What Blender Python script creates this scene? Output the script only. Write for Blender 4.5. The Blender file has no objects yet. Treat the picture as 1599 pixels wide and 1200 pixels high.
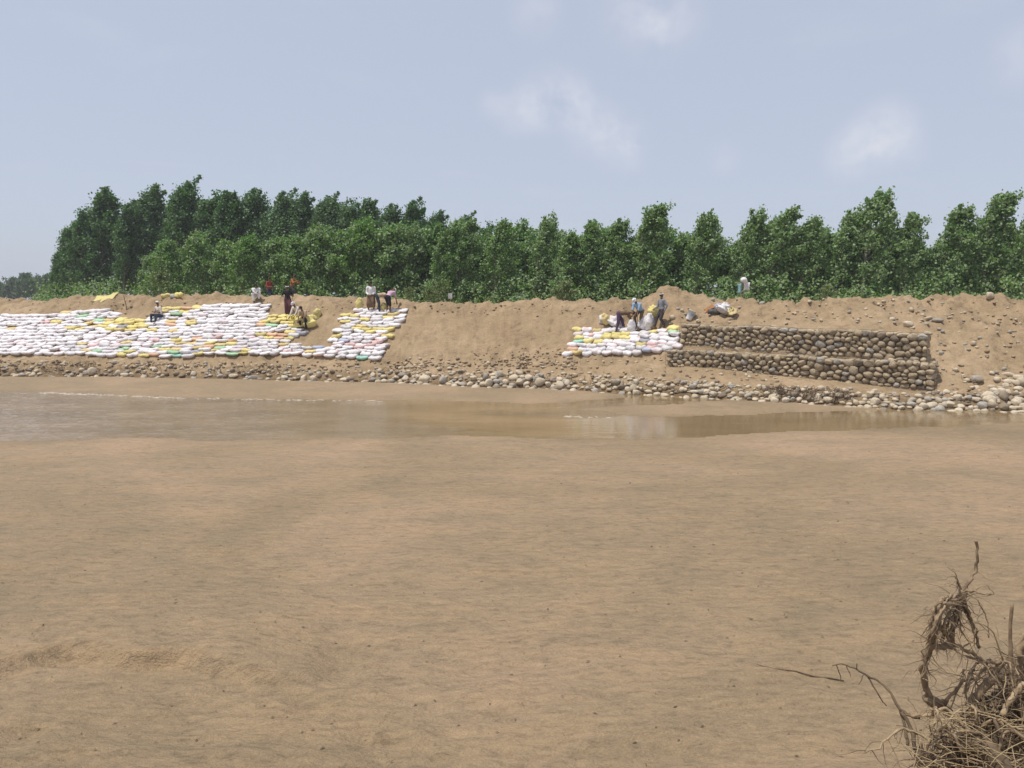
import bpy, bmesh, math, random
import numpy as np
from mathutils import Vector, Matrix

random.seed(7)
RNG = np.random.default_rng(7)
C = bpy.context.scene.collection
SC = bpy.context.scene
R = math.radians

# ------------------------------------------------------------------ camera, sky, sun, exposure
EYE = 3.9
FPX = 1185.0
PITCH = R(6.36)
cam_d = bpy.data.cameras.new('camera')
cam_d.sensor_width = 36.0
cam_d.lens = 36.0 * FPX / 1599.0
cam_d.clip_start = 0.1
cam_d.clip_end = 20000
cam = bpy.data.objects.new('camera', cam_d)
C.objects.link(cam)
cam.location = (0, 0, EYE)
cam.rotation_euler = (math.pi / 2 - PITCH, 0, 0)
SC.camera = cam

SUN_ELEV, SUN_AZ = R(70), R(-112)          # azimuth measured from +Y (view direction) towards +X
world = bpy.data.worlds.new('World')
SC.world = world
world.use_nodes = True
wn = world.node_tree
for n in list(wn.nodes):
    wn.nodes.remove(n)
w_out = wn.nodes.new('ShaderNodeOutputWorld')
w_bg = wn.nodes.new('ShaderNodeBackground')
w_sky = wn.nodes.new('ShaderNodeTexSky')
w_sky.sky_type = 'NISHITA'
w_sky.sun_disc = False
w_sky.sun_elevation = SUN_ELEV
w_sky.sun_rotation = SUN_AZ
w_sky.air_density = 1.0
w_sky.dust_density = 2.4
w_sky.ozone_density = 1.6
w_sky.altitude = 250
w_bg.inputs['Strength'].default_value = 0.124
# thin high haze and faint wispy clouds, everywhere on the dome
tc = wn.nodes.new('ShaderNodeTexCoord')
sep = wn.nodes.new('ShaderNodeSeparateXYZ')
wn.links.new(tc.outputs['Generated'], sep.inputs[0])
zc = wn.nodes.new('ShaderNodeMath'); zc.operation = 'MAXIMUM'; zc.inputs[1].default_value = 0.06
wn.links.new(sep.outputs['Z'], zc.inputs[0])
dx = wn.nodes.new('ShaderNodeMath'); dx.operation = 'DIVIDE'
dy = wn.nodes.new('ShaderNodeMath'); dy.operation = 'DIVIDE'
wn.links.new(sep.outputs['X'], dx.inputs[0]); wn.links.new(zc.outputs[0], dx.inputs[1])
wn.links.new(sep.outputs['Y'], dy.inputs[0]); wn.links.new(zc.outputs[0], dy.inputs[1])
comb = wn.nodes.new('ShaderNodeCombineXYZ')
wn.links.new(dx.outputs[0], comb.inputs[0]); wn.links.new(dy.outputs[0], comb.inputs[1])
cn = wn.nodes.new('ShaderNodeTexNoise')
cn.inputs['Scale'].default_value = 1.1
cn.inputs['Detail'].default_value = 7
cn.inputs['Roughness'].default_value = 0.58
cn.inputs['Distortion'].default_value = 0.5
wn.links.new(comb.outputs[0], cn.inputs['Vector'])
cr = wn.nodes.new('ShaderNodeMapRange')
cr.inputs['From Min'].default_value = 0.57
cr.inputs['From Max'].default_value = 0.80
cr.inputs['To Min'].default_value = 0.0
cr.inputs['To Max'].default_value = 0.13
wn.links.new(cn.outputs['Fac'], cr.inputs['Value'])
# three faint cumulus wisps at their own bearings
def wisp(px, py, rad, amount):
    d = Vector(((px - 799.5) / FPX, math.cos(PITCH) + (600 - py) / FPX * math.sin(PITCH),
                -math.sin(PITCH) + (600 - py) / FPX * math.cos(PITCH))).normalized()
    dot = wn.nodes.new('ShaderNodeVectorMath'); dot.operation = 'DISTANCE'
    dot.inputs[1].default_value = d
    wn.links.new(tc.outputs['Generated'], dot.inputs[0])
    mr = wn.nodes.new('ShaderNodeMapRange'); mr.interpolation_type = 'SMOOTHSTEP'
    mr.inputs['From Min'].default_value = 0.0; mr.inputs['From Max'].default_value = rad
    mr.inputs['To Min'].default_value = amount; mr.inputs['To Max'].default_value = 0.0
    wn.links.new(dot.outputs['Value'], mr.inputs['Value'])
    return mr.outputs[0]
cn2 = wn.nodes.new('ShaderNodeTexNoise')
cn2.inputs['Scale'].default_value = 15.0
cn2.inputs['Detail'].default_value = 8
cn2.inputs['Roughness'].default_value = 0.6
wn.links.new(tc.outputs['Generated'], cn2.inputs['Vector'])
cr2 = wn.nodes.new('ShaderNodeMapRange')
cr2.inputs['From Min'].default_value = 0.34; cr2.inputs['From Max'].default_value = 0.72
wn.links.new(cn2.outputs['Fac'], cr2.inputs['Value'])
acc = None
for a in ((770, 165, .028, .35), (815, 172, .045, .55), (860, 155, .055, .62), (900, 160, .045, .5), (925, 195, .050, .55), (965, 215, .050, .55), (985, 238, .035, .4), (1385, 205, .05, .6), (1350, 228, .05, .5), (1325, 248, .04, .35), (1405, 230, .04, .4), (1000, 10, .075, .5), (1040, 30, .06, .45), (835, 20, .045, .3), (1600, 85, .05, .35), (1130, 245, .03, .25)):
    w = wisp(*a)
    if acc is None:
        acc = w
    else:
        ad = wn.nodes.new('ShaderNodeMath'); ad.operation = 'ADD'
        wn.links.new(acc, ad.inputs[0]); wn.links.new(w, ad.inputs[1]); acc = ad.outputs[0]
mu = wn.nodes.new('ShaderNodeMath'); mu.operation = 'MULTIPLY'
wn.links.new(acc, mu.inputs[0]); wn.links.new(cr2.outputs[0], mu.inputs[1])
ad = wn.nodes.new('ShaderNodeMath'); ad.operation = 'ADD'; ad.use_clamp = True
wn.links.new(mu.outputs[0], ad.inputs[0]); wn.links.new(cr.outputs[0], ad.inputs[1])
hz = wn.nodes.new('ShaderNodeMix'); hz.data_type = 'RGBA'
HAZE_FAC = hz.inputs[0]; HAZE_FAC.default_value = 0.74
hz.inputs[7].default_value = (4.75, 5.15, 6.15, 1)
wn.links.new(w_sky.outputs[0], hz.inputs[6])
mx = wn.nodes.new('ShaderNodeMix'); mx.data_type = 'RGBA'
wn.links.new(ad.outputs[0], mx.inputs[0])
wn.links.new(hz.outputs[2], mx.inputs[6])
mx.inputs[7].default_value = (6.5, 6.5, 6.9, 1)
wn.links.new(mx.outputs[2], w_bg.inputs['Color'])
wn.links.new(w_bg.outputs[0], w_out.inputs[0])

sun_d = bpy.data.lights.new('sun', 'SUN')
sun_d.energy = 4.1
sun_d.angle = R(0.6)
sun_d.color = (1.0, 0.955, 0.88)
sun = bpy.data.objects.new('sun', sun_d)
C.objects.link(sun)
sun_dir = Vector((math.sin(SUN_AZ) * math.cos(SUN_ELEV), math.cos(SUN_AZ) * math.cos(SUN_ELEV), math.sin(SUN_ELEV)))
sun.rotation_euler = sun_dir.to_track_quat('Z', 'Y').to_euler()

SC.view_settings.view_transform = 'Standard'
SC.view_settings.look = 'None'
SC.view_settings.gamma = 1
SC.view_settings.exposure = 0.0
SC.view_settings.use_curve_mapping = False
SC.cycles.max_bounces = 6
SC.cycles.transparent_max_bounces = 4

# ------------------------------------------------------------------ helpers
def ray(px, py):
    cx, cy = (px - 799.5) / FPX, (600 - py) / FPX
    return np.array([cx, math.cos(PITCH) + cy * math.sin(PITCH), -math.sin(PITCH) + cy * math.cos(PITCH)])

def at_y(px, py, Y):
    d = ray(px, py); t = Y / d[1]
    return np.array([d[0] * t, Y, EYE + d[2] * t])

def at_z(px, py, z):
    d = ray(px, py); t = (z - EYE) / d[2]
    return np.array([d[0] * t, d[1] * t, z])

def project(p):
    x, y, z = p[0], p[1], p[2] - EYE
    f = y * math.cos(PITCH) - z * math.sin(PITCH)
    u = y * math.sin(PITCH) + z * math.cos(PITCH)
    return 799.5 + FPX * x / f, 600 - FPX * u / f, f

PERM = np.random.default_rng(3).permutation(256)
PERM = np.concatenate([PERM, PERM, PERM])
def vnoise(x, y, seed=0):
    x = np.asarray(x, float); y = np.asarray(y, float)
    xi = np.floor(x).astype(int); yi = np.floor(y).astype(int)
    fx = x - xi; fy = y - yi
    fx = fx * fx * (3 - 2 * fx); fy = fy * fy * (3 - 2 * fy)
    def h(a, b):
        return PERM[(PERM[(a + seed * 37) & 255] + b + seed * 11) & 255] / 255.0
    a = h(xi, yi); b = h(xi + 1, yi); c = h(xi, yi + 1); d = h(xi + 1, yi + 1)
    return (a * (1 - fx) + b * fx) * (1 - fy) + (c * (1 - fx) + d * fx) * fy - 0.5

def fbm(x, y, octs=4, seed=0, gain=0.5):
    s = 0; a = 1.0
    for o in range(octs):
        s = s + a * vnoise(np.asarray(x) * 2 ** o + 13.7 * o, np.asarray(y) * 2 ** o + 5.1 * o, seed + o)
        a *= gain
    return s

def smooth(a, b, x):
    t = np.clip((np.asarray(x, float) - a) / (b - a), 0, 1)
    return t * t * (3 - 2 * t)

def link(name, me, mat=None, parent=None):
    o = bpy.data.objects.new(name, me)
    C.objects.link(o)
    if mat is not None and me is not None and len(me.materials) == 0:
        me.materials.append(mat)
    if parent is not None:
        o.parent = parent
    return o

def tag(o, label=None, cat=None, group=None, kind=None):
    if label: o['label'] = label
    if cat: o['category'] = cat
    if group: o['group'] = group
    if kind: o['kind'] = kind
    return o

def empty(name, loc, label, cat, group=None, rz=0):
    o = bpy.data.objects.new(name, None)
    o.empty_display_size = 0.2
    C.objects.link(o)
    o.location = loc
    o.rotation_euler = (0, 0, rz)
    return tag(o, label, cat, group)

def mesh_np(name, verts, faces, shade=True):
    me = bpy.data.meshes.new(name)
    me.from_pydata([tuple(v) for v in verts], [], [tuple(f) for f in faces])
    if shade:
        me.polygons.foreach_set('use_smooth', [True] * len(me.polygons))
    me.update()
    return me

def grid_mesh(name, xs, ys, zf):
    X, Y = np.meshgrid(xs, ys)
    Z = zf(X.ravel(), Y.ravel())
    n = X.size
    me = bpy.data.meshes.new(name)
    me.vertices.add(n)
    co = np.empty((n, 3)); co[:, 0] = X.ravel(); co[:, 1] = Y.ravel(); co[:, 2] = Z
    me.vertices.foreach_set('co', co.ravel())
    nx, ny = len(xs), len(ys)
    i = np.arange(nx - 1)[None, :] + nx * np.arange(ny - 1)[:, None]
    q = np.stack([i, i + 1, i + 1 + nx, i + nx], -1).reshape(-1, 4)
    me.loops.add(q.size); me.polygons.add(len(q))
    me.loops.foreach_set('vertex_index', q.ravel().astype(np.int32))
    me.polygons.foreach_set('loop_start', (np.arange(len(q)) * 4).astype(np.int32))
    me.polygons.foreach_set('use_smooth', np.ones(len(q), bool))
    me.update(calc_edges=True)
    return me

class MB:
    """plain vertex / face collector"""
    def __init__(s):
        s.v = []; s.f = []; s.m = []
    def add(s, verts, faces, mi=0):
        b = len(s.v)
        s.v.extend([tuple(v) for v in verts])
        s.f.extend([tuple(i + b for i in f) for f in faces])
        s.m.extend([mi] * len(faces))
    def tube(s, pts, radii, seg=6, mi=0, cap=True):
        pts = [Vector(p) for p in pts]
        n = len(pts)
        if n < 2: return
        t0 = (pts[1] - pts[0]).normalized()
        ref = Vector((0, 0, 1)) if abs(t0.z) < .9 else Vector((1, 0, 0))
        u = t0.cross(ref).normalized()
        vs = []; fs = []
        for k in range(n):
            t = (pts[min(k + 1, n - 1)] - pts[max(k - 1, 0)])
            if t.length < 1e-9: t = t0
            t = t.normalized()
            u = (u - t * u.dot(t))
            if u.length < 1e-6: u = t.orthogonal()
            u = u.normalized()
            w = t.cross(u)
            r = radii[k] if hasattr(radii, '__len__') else radii
            for a in range(seg):
                an = 2 * math.pi * a / seg
                vs.append(pts[k] + u * (math.cos(an) * r) + w * (math.sin(an) * r))
        for k in range(n - 1):
            for a in range(seg):
                b = (a + 1) % seg
                fs.append((k * seg + a, k * seg + b, (k + 1) * seg + b, (k + 1) * seg + a))
        if cap:
            fs.append(tuple(range(seg - 1, -1, -1)))
            fs.append(tuple((n - 1) * seg + a for a in range(seg)))
        s.add(vs, fs, mi)
    def box(s, c, h, rot=None, mi=0):
        vs = []
        for z in (-1, 1):
            for y in (-1, 1):
                for x in (-1, 1):
                    v = Vector((x * h[0], y * h[1], z * h[2]))
                    if rot is not None: v = rot @ v
                    vs.append(Vector(c) + v)
        s.add(vs, [(0, 2, 3, 1), (4, 5, 7, 6), (0, 1, 5, 4), (2, 6, 7, 3), (1, 3, 7, 5), (0, 4, 6, 2)], mi)
    def mesh(s, name, shade=True):
        me = mesh_np(name, s.v, s.f, shade)
        if any(s.m):
            me.polygons.foreach_set('material_index', s.m)
        return me
    def build(s, name, mat, parent=None, shade=True):
        me = s.mesh(name, shade)
        mats = mat if isinstance(mat, (list, tuple)) else [mat]
        for m in mats: me.materials.append(m)
        return link(name, me, None, parent)

# ------------------------------------------------------------------ materials
class NT:
    def __init__(s, name):
        s.m = bpy.data.materials.new(name); s.m.use_nodes = True
        s.t = s.m.node_tree
        s.b = s.t.nodes['Principled BSDF']
        s.out = s.t.nodes['Material Output']
    def n(s, kind, **kw):
        nd = s.t.nodes.new(kind)
        for k, v in kw.items():
            if k.startswith('_'):
                setattr(nd, k[1:], v)
            else:
                nd.inputs[k.replace('__', ' ')].default_value = v
        return nd
    def l(s, a, b):
        s.t.links.new(a, b)
    def coords(s, obj=False, scale=(1, 1, 1)):
        tcn = s.n('ShaderNodeTexCoord')
        mp = s.n('ShaderNodeMapping'); mp.inputs['Scale'].default_value = scale
        s.l(tcn.outputs['Object'], mp.inputs[0])
        return mp.outputs[0]
    def noise(s, vec, scale, detail=5, rough=.55, dist=0.0):
        nd = s.n('ShaderNodeTexNoise', Scale=scale, Detail=detail, Roughness=rough, Distortion=dist)
        if vec is not None: s.l(vec, nd.inputs['Vector'])
        return nd.outputs['Fac']
    def ramp(s, fac, stops):
        r = s.n('ShaderNodeValToRGB')
        cr_ = r.color_ramp
        while len(cr_.elements) < len(stops): cr_.elements.new(0.5)
        for e, (p, c) in zip(cr_.elements, stops):
            e.position = p; e.color = (*c, 1)
        s.l(fac, r.inputs[0])
        return r.outputs[0]
    def mapr(s, v, a, b, c=0., d=1.):
        r = s.n('ShaderNodeMapRange')
        r.inputs['From Min'].default_value = a; r.inputs['From Max'].default_value = b
        r.inputs['To Min'].default_value = c; r.inputs['To Max'].default_value = d
        s.l(v, r.inputs['Value'])
        return r.outputs[0]
    def math(s, op, a, b):
        r = s.n('ShaderNodeMath', _operation=op)
        for i, q in enumerate((a, b)):
            if hasattr(q, 'is_output'): s.l(q, r.inputs[i])
            else: r.inputs[i].default_value = q
        return r.outputs[0]
    def mix(s, fac, a, b, mode='MIX'):
        r = s.n('ShaderNodeMix', _data_type='RGBA', _blend_type=mode)
        for i, q in ((0, fac), (6, a), (7, b)):
            if hasattr(q, 'is_output'): s.l(q, r.inputs[i])
            elif i == 0: r.inputs[0].default_value = q
            else: r.inputs[i].default_value = (*q, 1)
        return r.outputs[2]
    def bump(s, h, strength, dist):
        b = s.n('ShaderNodeBump', Strength=strength, Distance=dist)
        s.l(h, b.inputs['Height'])
        s.l(b.outputs[0], s.b.inputs['Normal'])
        return b

def simple(name, c1, c2, scale=6., rough=.8, bump=.4, bdist=.01, spec=.3, vary=0.0, detail=5):
    k = NT(name)
    v = k.coords()
    f = k.noise(v, scale, detail)
    col = k.ramp(f, [(.3, c1), (.7, c2)])
    if vary:
        oi = k.n('ShaderNodeObjectInfo')
        hs = k.n('ShaderNodeHueSaturation')
        k.l(k.mapr(oi.outputs['Random'], 0, 1, 1 - vary, 1 + vary), hs.inputs['Value'])
        k.l(col, hs.inputs['Color']); col = hs.outputs[0]
    k.l(col, k.b.inputs['Base Color'])
    k.b.inputs['Roughness'].default_value = rough
    k.b.inputs['Specular IOR Level'].default_value = spec
    if bump: k.bump(k.noise(v, scale * 3, 6), bump, bdist)
    return k.m

M = {}
# sand of the river bed: damp, faintly rippled
k = NT('wet_sand')
v = k.coords()
vs = k.coords(scale=(.6, 1.35, 1))
big = k.noise(v, .16, 4, .55, .8)
mid = k.noise(vs, 1.1, 6, .62, .6)
fine = k.noise(vs, 9., 6, .7, .4)
c0 = k.ramp(big, [(.30, (.250, .183, .107)), (.5, (.296, .214, .128)), (.68, (.350, .246, .154))])
c1 = k.ramp(mid, [(.30, (.74, .77, .76)), (.5, (.98, .98, .98)), (.72, (1.20, 1.14, 1.10))])
c2 = k.ramp(fine, [(.28, (.60, .61, .60)), (.48, (1, 1, 1)), (.75, (1.22, 1.19, 1.15))])
flk = k.noise(k.coords(scale=(1.0, 2.6, 1)), 3.4, 5, .72, .5)
c3 = k.ramp(flk, [(.30, (.58, .57, .55)), (.40, (.97, .97, .97)), (.6, (1, 1, 1)), (.72, (1.16, 1.13, 1.10))])
col = k.mix(.55, c0, c1, 'MULTIPLY'); col = k.mix(.85, col, c2, 'MULTIPLY'); col = k.mix(.75, col, c3, 'MULTIPLY')
col = k.mix(.6, col, k.ramp(k.noise(v, 38., 3, .7), [(.3, (.78, .78, .78)), (.5, (1, 1, 1)), (.72, (1.18, 1.17, 1.15))]), 'MULTIPLY')
geo = k.n('ShaderNodeNewGeometry'); sp_ = k.n('ShaderNodeSeparateXYZ'); k.l(geo.outputs['Position'], sp_.inputs[0])
wet = k.mapr(k.math('ADD', sp_.outputs['Z'], k.math('MULTIPLY', mid, .012)), .002, .020, 1, 0)
wet = k.math('MULTIPLY', wet, k.mapr(sp_.outputs['Y'], 16, 19, 0, 1))
col = k.mix(wet, col, k.mix(1.0, col, (.82, .80, .76), 'MULTIPLY'))
k.l(col, k.b.inputs['Base Color'])
k.l(k.mapr(mid, .3, .7, .55, .85), k.b.inputs['Roughness'])
k.b.inputs['Specular IOR Level'].default_value = .25
grain = k.noise(k.coords(scale=(.8, 1.3, 1)), 34., 4, .7)
hh = k.math('ADD', k.math('MULTIPLY', mid, 1.0), k.math('ADD', k.math('MULTIPLY', fine, .55), k.math('ADD', k.math('MULTIPLY', flk, .7), k.math('MULTIPLY', grain, .22))))
k.bump(hh, 1.0, .075)
M['sand'] = k.m

# earth of the embankment
k = NT('bank_earth')
v = k.coords()
vv = k.coords(scale=(3.2, .7, .7))
big = k.noise(v, .35, 5, .6, .5)
mid = k.noise(v, 2.2, 6, .65)
rake = k.noise(vv, 1.3, 5, .6)
fine = k.noise(v, 14., 6, .7)
c0 = k.ramp(big, [(.3, (.285, .206, .124)), (.5, (.345, .250, .152)), (.7, (.410, .303, .192))])
c1 = k.ramp(mid, [(.30, (.52, .50, .47)), (.45, (.96, .96, .96)), (.75, (1.16, 1.15, 1.14))])
c2 = k.ramp(rake, [(.3, (.78, .77, .76)), (.55, (1, 1, 1)), (.75, (1.12, 1.1, 1.08))])
c3 = k.ramp(fine, [(.3, (.72, .71, .70)), (.5, (1, 1, 1)), (.8, (1.15, 1.14, 1.12))])
col = k.mix(.7, c0, c1, 'MULTIPLY'); col = k.mix(.7, col, c2, 'MULTIPLY'); col = k.mix(.65, col, c3, 'MULTIPLY')
# the strip at the foot of the bank stays damp from the river
geo = k.n('ShaderNodeNewGeometry'); sp_ = k.n('ShaderNodeSeparateXYZ'); k.l(geo.outputs['Position'], sp_.inputs[0])
wet = k.mapr(k.math('ADD', sp_.outputs['Z'], k.math('MULTIPLY', mid, .5)), .30, .75, 1, 0)
col = k.mix(wet, col, k.mix(1.0, col, (.55, .52, .47), 'MULTIPLY'))
k.l(col, k.b.inputs['Base Color'])
k.b.inputs['Roughness'].default_value = .95
k.b.inputs['Specular IOR Level'].default_value = .1
hh = k.math('ADD', k.math('MULTIPLY', mid, 1.0), k.math('MULTIPLY', fine, .4))
k.bump(hh, 1.0, .14)
M['earth'] = k.m

# muddy river water
k = NT('muddy_water')
v = k.coords(scale=(.55, 1.6, 1))
geo = k.n('ShaderNodeNewGeometry'); sp_ = k.n('ShaderNodeSeparateXYZ'); k.l(geo.outputs['Position'], sp_.inputs[0])
w1 = k.noise(v, 2.6, 5, .6, .8)
w2 = k.noise(k.coords(scale=(1, 2.4, 1)), 7.0, 4, .6, .5)
patch = k.noise(k.coords(scale=(.16, .3, 1)), 1.0, 3, .5)
side = k.math('MAXIMUM', k.mapr(sp_.outputs['X'], -9, -2.5, 1.0, .08), k.mapr(patch, .52, .66, 0, .5))
hgt = k.math('MULTIPLY', k.math('ADD', w1, k.math('MULTIPLY', w2, .45)), side)
k.l(k.ramp(k.noise(k.coords(scale=(.3, .8, 1)), .8, 4), [(.35, (.165, .115, .055)), (.65, (.235, .165, .088))]), k.b.inputs['Base Color'])
k.b.inputs['Roughness'].default_value = .06
k.b.inputs['IOR'].default_value = 1.33
k.b.inputs['Specular IOR Level'].default_value = .5
k.bump(hgt, 1.0, .045)
M['water'] = k.m

M['foam'] = simple('foam', (.37, .31, .24), (.54, .47, .39), 12, .6, .5, .02)
# stones
def stone_mat(name, a, b, c):
    k = NT(name)
    oi = k.n('ShaderNodeObjectInfo')
    v = k.coords()
    ad = k.n('ShaderNodeVectorMath', _operation='ADD')
    k.l(v, ad.inputs[0]); k.l(k.math('MULTIPLY', oi.outputs['Random'], 40.), ad.inputs[1])
    f = k.noise(ad.outputs[0], 3.0, 6, .65)
    base = k.ramp(oi.outputs['Random'], [(0.0, a), (.5, b), (1.0, c)])
    mod = k.ramp(f, [(.3, (.68, .66, .64)), (.55, (1, 1, 1)), (.75, (1.15, 1.14, 1.12))])
    k.l(k.mix(.85, base, mod, 'MULTIPLY'), k.b.inputs['Base Color'])
    k.b.inputs['Roughness'].default_value = .8
    k.b.inputs['Specular IOR Level'].default_value = .3
    k.bump(k.noise(ad.outputs[0], 9, 6, .65), .5, .03)
    return k.m
M['gabion_stone'] = stone_mat('gabion_stone', (.33, .255, .160), (.46, .370, .250), (.38, .31, .215))
M['bank_stone'] = stone_mat('bank_stone', (.43, .355, .25), (.57, .485, .365), (.50, .415, .30))
M['dark_stone'] = stone_mat('dark_stone', (.18, .140, .095), (.26, .205, .145), (.22, .175, .12))
M['grey_stone'] = stone_mat('grey_stone', (.29, .260, .215), (.40, .365, .31), (.35, .32, .27))
M['clod'] = simple('clod', (.24, .175, .11), (.38, .28, .18), 3, .95, .4, .02, .1)

def bag_mat(name, c, dirt=(.42, .31, .20), amt=.5, mark=None):
    k = NT(name)
    v = k.coords()
    oi = k.n('ShaderNodeObjectInfo')
    ad = k.n('ShaderNodeVectorMath', _operation='ADD')
    k.l(v, ad.inputs[0]); k.l(k.math('MULTIPLY', oi.outputs['Random'], 60.), ad.inputs[1])
    f = k.noise(ad.outputs[0], 3.2, 6, .65)
    base = k.mix(k.mapr(f, .45, .80, 0, amt), c, dirt)
    if mark:
        g = k.noise(ad.outputs[0], 2.1, 2, .4)
        pick = k.math('GREATER_THAN', oi.outputs['Random'], .80)
        base = k.mix(k.math('MULTIPLY', k.math('MULTIPLY', k.mapr(g, .55, .60, 0, .55), pick), 1.0), base, mark)
    hs = k.n('ShaderNodeHueSaturation')
    k.l(k.mapr(oi.outputs['Random'], 0, 1, .80, 1.08), hs.inputs['Value'])
    k.l(base, hs.inputs['Color'])
    k.l(hs.outputs[0], k.b.inputs['Base Color'])
    k.b.inputs['Roughness'].default_value = .55
    k.b.inputs['Specular IOR Level'].default_value = .35
    wv = k.noise(ad.outputs[0], 9., 5, .6, 1.0)
    k.bump(wv, .9, .045)
    return k.m
BAGC = {
    'white': bag_mat('white_sack', (.74, .71, .72), amt=.45, mark=(.62, .30, .28)),
    'pinkish white': bag_mat('pinkish_sack', (.73, .65, .66), amt=.4),
    'yellow': bag_mat('yellow_sack', (.70, .60, .22), amt=.5),
    'tan': bag_mat('tan_sack', (.62, .49, .22), amt=.5),
    'orange': bag_mat('orange_sack', (.70, .44, .28), amt=.5),
    'green': bag_mat('green_sack', (.38, .60, .38), amt=.5),
    'teal': bag_mat('teal_sack', (.33, .60, .50), amt=.4),
    'blue': bag_mat('blue_sack', (.42, .46, .60), amt=.5),
    'grey': bag_mat('grey_sack', (.33, .33, .38), amt=.3),
    'pink': bag_mat('pink_sack', (.72, .50, .48), amt=.5),
}

def leaf_mat(name, top, under, vary=.25):
    k = NT(name)
    geo = k.n('ShaderNodeNewGeometry')
    oi = k.n('ShaderNodeObjectInfo')
    f = k.noise(k.coords(), 1.6, 3, .6)
    rnd = k.math('ADD', k.math('MULTIPLY', geo.outputs['Random Per Island'], .6), k.math('MULTIPLY', oi.outputs['Random'], .4))
    tt = k.ramp(rnd, [(0., tuple(c * (1 - vary) for c in top)), (.6, top), (1., (top[0] * 1.55, top[1] * 1.32, top[2] * 1.1))])
    col = k.mix(geo.outputs['Backfacing'], tt, under)
    k.l(col, k.b.inputs['Base Color'])
    k.b.inputs['Roughness'].default_value = .5
    k.b.inputs['Specular IOR Level'].default_value = .35
    tr = k.n('ShaderNodeBsdfTranslucent')
    k.l(k.mix(1.0, col, (1.35, 1.5, .5), 'MULTIPLY'), tr.inputs['Color'])
    ms = k.n('ShaderNodeMixShader'); ms.inputs[0].default_value = .30
    k.l(k.b.outputs[0], ms.inputs[1]); k.l(tr.outputs[0], ms.inputs[2])
    k.l(ms.outputs[0], k.out.inputs[0])
    return k.m
M['leaf'] = leaf_mat('poplar_leaf', (.084, .205, .042), (.200, .280, .125))
M['leaf_light'] = leaf_mat('young_poplar_leaf', (.100, .240, .046), (.215, .300, .135))
M['leaf_dark'] = leaf_mat('old_poplar_leaf', (.056, .148, .042), (.110, .180, .085))
M['leaf_far'] = leaf_mat('far_leaf', (.055, .105, .050), (.09, .14, .08))
M['leaf_shrub'] = leaf_mat('shrub_leaf', (.105, .165, .035), (.18, .22, .10))
M['bark'] = simple('poplar_bark', (.20, .175, .14), (.34, .31, .26), 5, .9, .5, .02)
M['root'] = simple('root_bark', (.165, .115, .070), (.350, .255, .160), 14, .9, .7, .006)
M['pale_root'] = simple('pale_root_bark', (.235, .165, .098), (.40, .30, .19), 14, .9, .7, .006)
M['dark_root'] = simple('dark_root_bark', (.075, .053, .034), (.18, .130, .082), 14, .9, .7, .006)
M['straw'] = simple('dry_straw', (.30, .215, .11), (.54, .42, .24), 9, .7, .2, .004)
M['twig'] = simple('dry_twig', (.075, .052, .034), (.17, .12, .078), 8, .9, .3, .004)
M['wood'] = simple('weathered_wood', (.26, .19, .12), (.40, .31, .21), 10, .8, .4, .004)
M['wire'] = simple('galvanised_wire', (.10, .085, .07), (.17, .145, .12), 10, .6, 0)
M['skin'] = simple('brown_skin', (.135, .066, .038), (.175, .090, .052), 8, .55, .1, .002)
M['hair'] = simple('black_hair', (.012, .010, .009), (.03, .025, .022), 30, .6, .3, .004)
M['eye'] = simple('eye', (.02, .015, .012), (.03, .02, .018), 30, .2, 0)
def cloth(name, c, vary=.22):
    return simple(name, tuple(x * (1 - vary) for x in c), tuple(min(1, x * (1 + vary * .6)) for x in c), 5, .85, .5, .015, .2)
for nm, c in dict(white=(.70, .68, .67), cream=(.62, .55, .48), tan=(.42, .32, .22), brown=(.16, .105, .065), black=(.02, .019, .025),
                  navy=(.045, .055, .085), pink=(.50, .33, .42), purple=(.095, .055, .105), maroon=(.095, .035, .045), blue=(.27, .40, .55),
                  grey=(.22, .23, .26), darkgrey=(.055, .045, .048), red=(.26, .05, .03), orange=(.30, .13, .05), teal=(.24, .40, .42),
                  yellow=(.68, .55, .10), plaster=(.72, .72, .70)).items():
    M['c_' + nm] = cloth('cloth_' + nm, c)
M['bucket'] = simple('bucket_plastic', (.62, .64, .66), (.74, .75, .76), 4, .4, .1, .004)
M['bucket_mark'] = simple('bucket_print', (.20, .34, .50), (.30, .45, .60), 4, .4, 0)
M['rubber'] = simple('dark_rubber', (.05, .05, .05), (.11, .11, .10), 6, .7, .3, .004)

# ------------------------------------------------------------------ the lie of the land
def curve(pts):
    """pts: (X, value...) rows -> interpolator"""
    a = np.array(sorted([tuple(p) for p in pts]))
    def f(x, j=1):
        return np.interp(x, a[:, 0], a[:, j])
    return f
W_PX = [(-260, 588), (0, 590), (200, 591), (400, 595), (600, 600), (750, 606), (900, 611), (1000, 617), (1100, 622), (1250, 632), (1400, 640), (1599, 643), (1850, 650)]
w_line = curve([(lambda p: (p[0], p[1]))(at_z(px, py, 0)) for px, py in W_PX])
T_PX = [(-260, 558, .7), (0, 560, .7), (200, 563, .7), (400, 563, .7), (600, 567, .75), (750, 566, .8), (900, 563, 1.05), (1000, 562, 1.15), (1040, 568, 1.06), (1250, 591, .74),
        (1462, 613, .46), (1599, 613, .6), (1850, 615, .6)]
t_line = curve([(lambda p: (p[0], p[1], p[2]))(at_z(px, py, z)) for px, py, z in T_PX])
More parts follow.
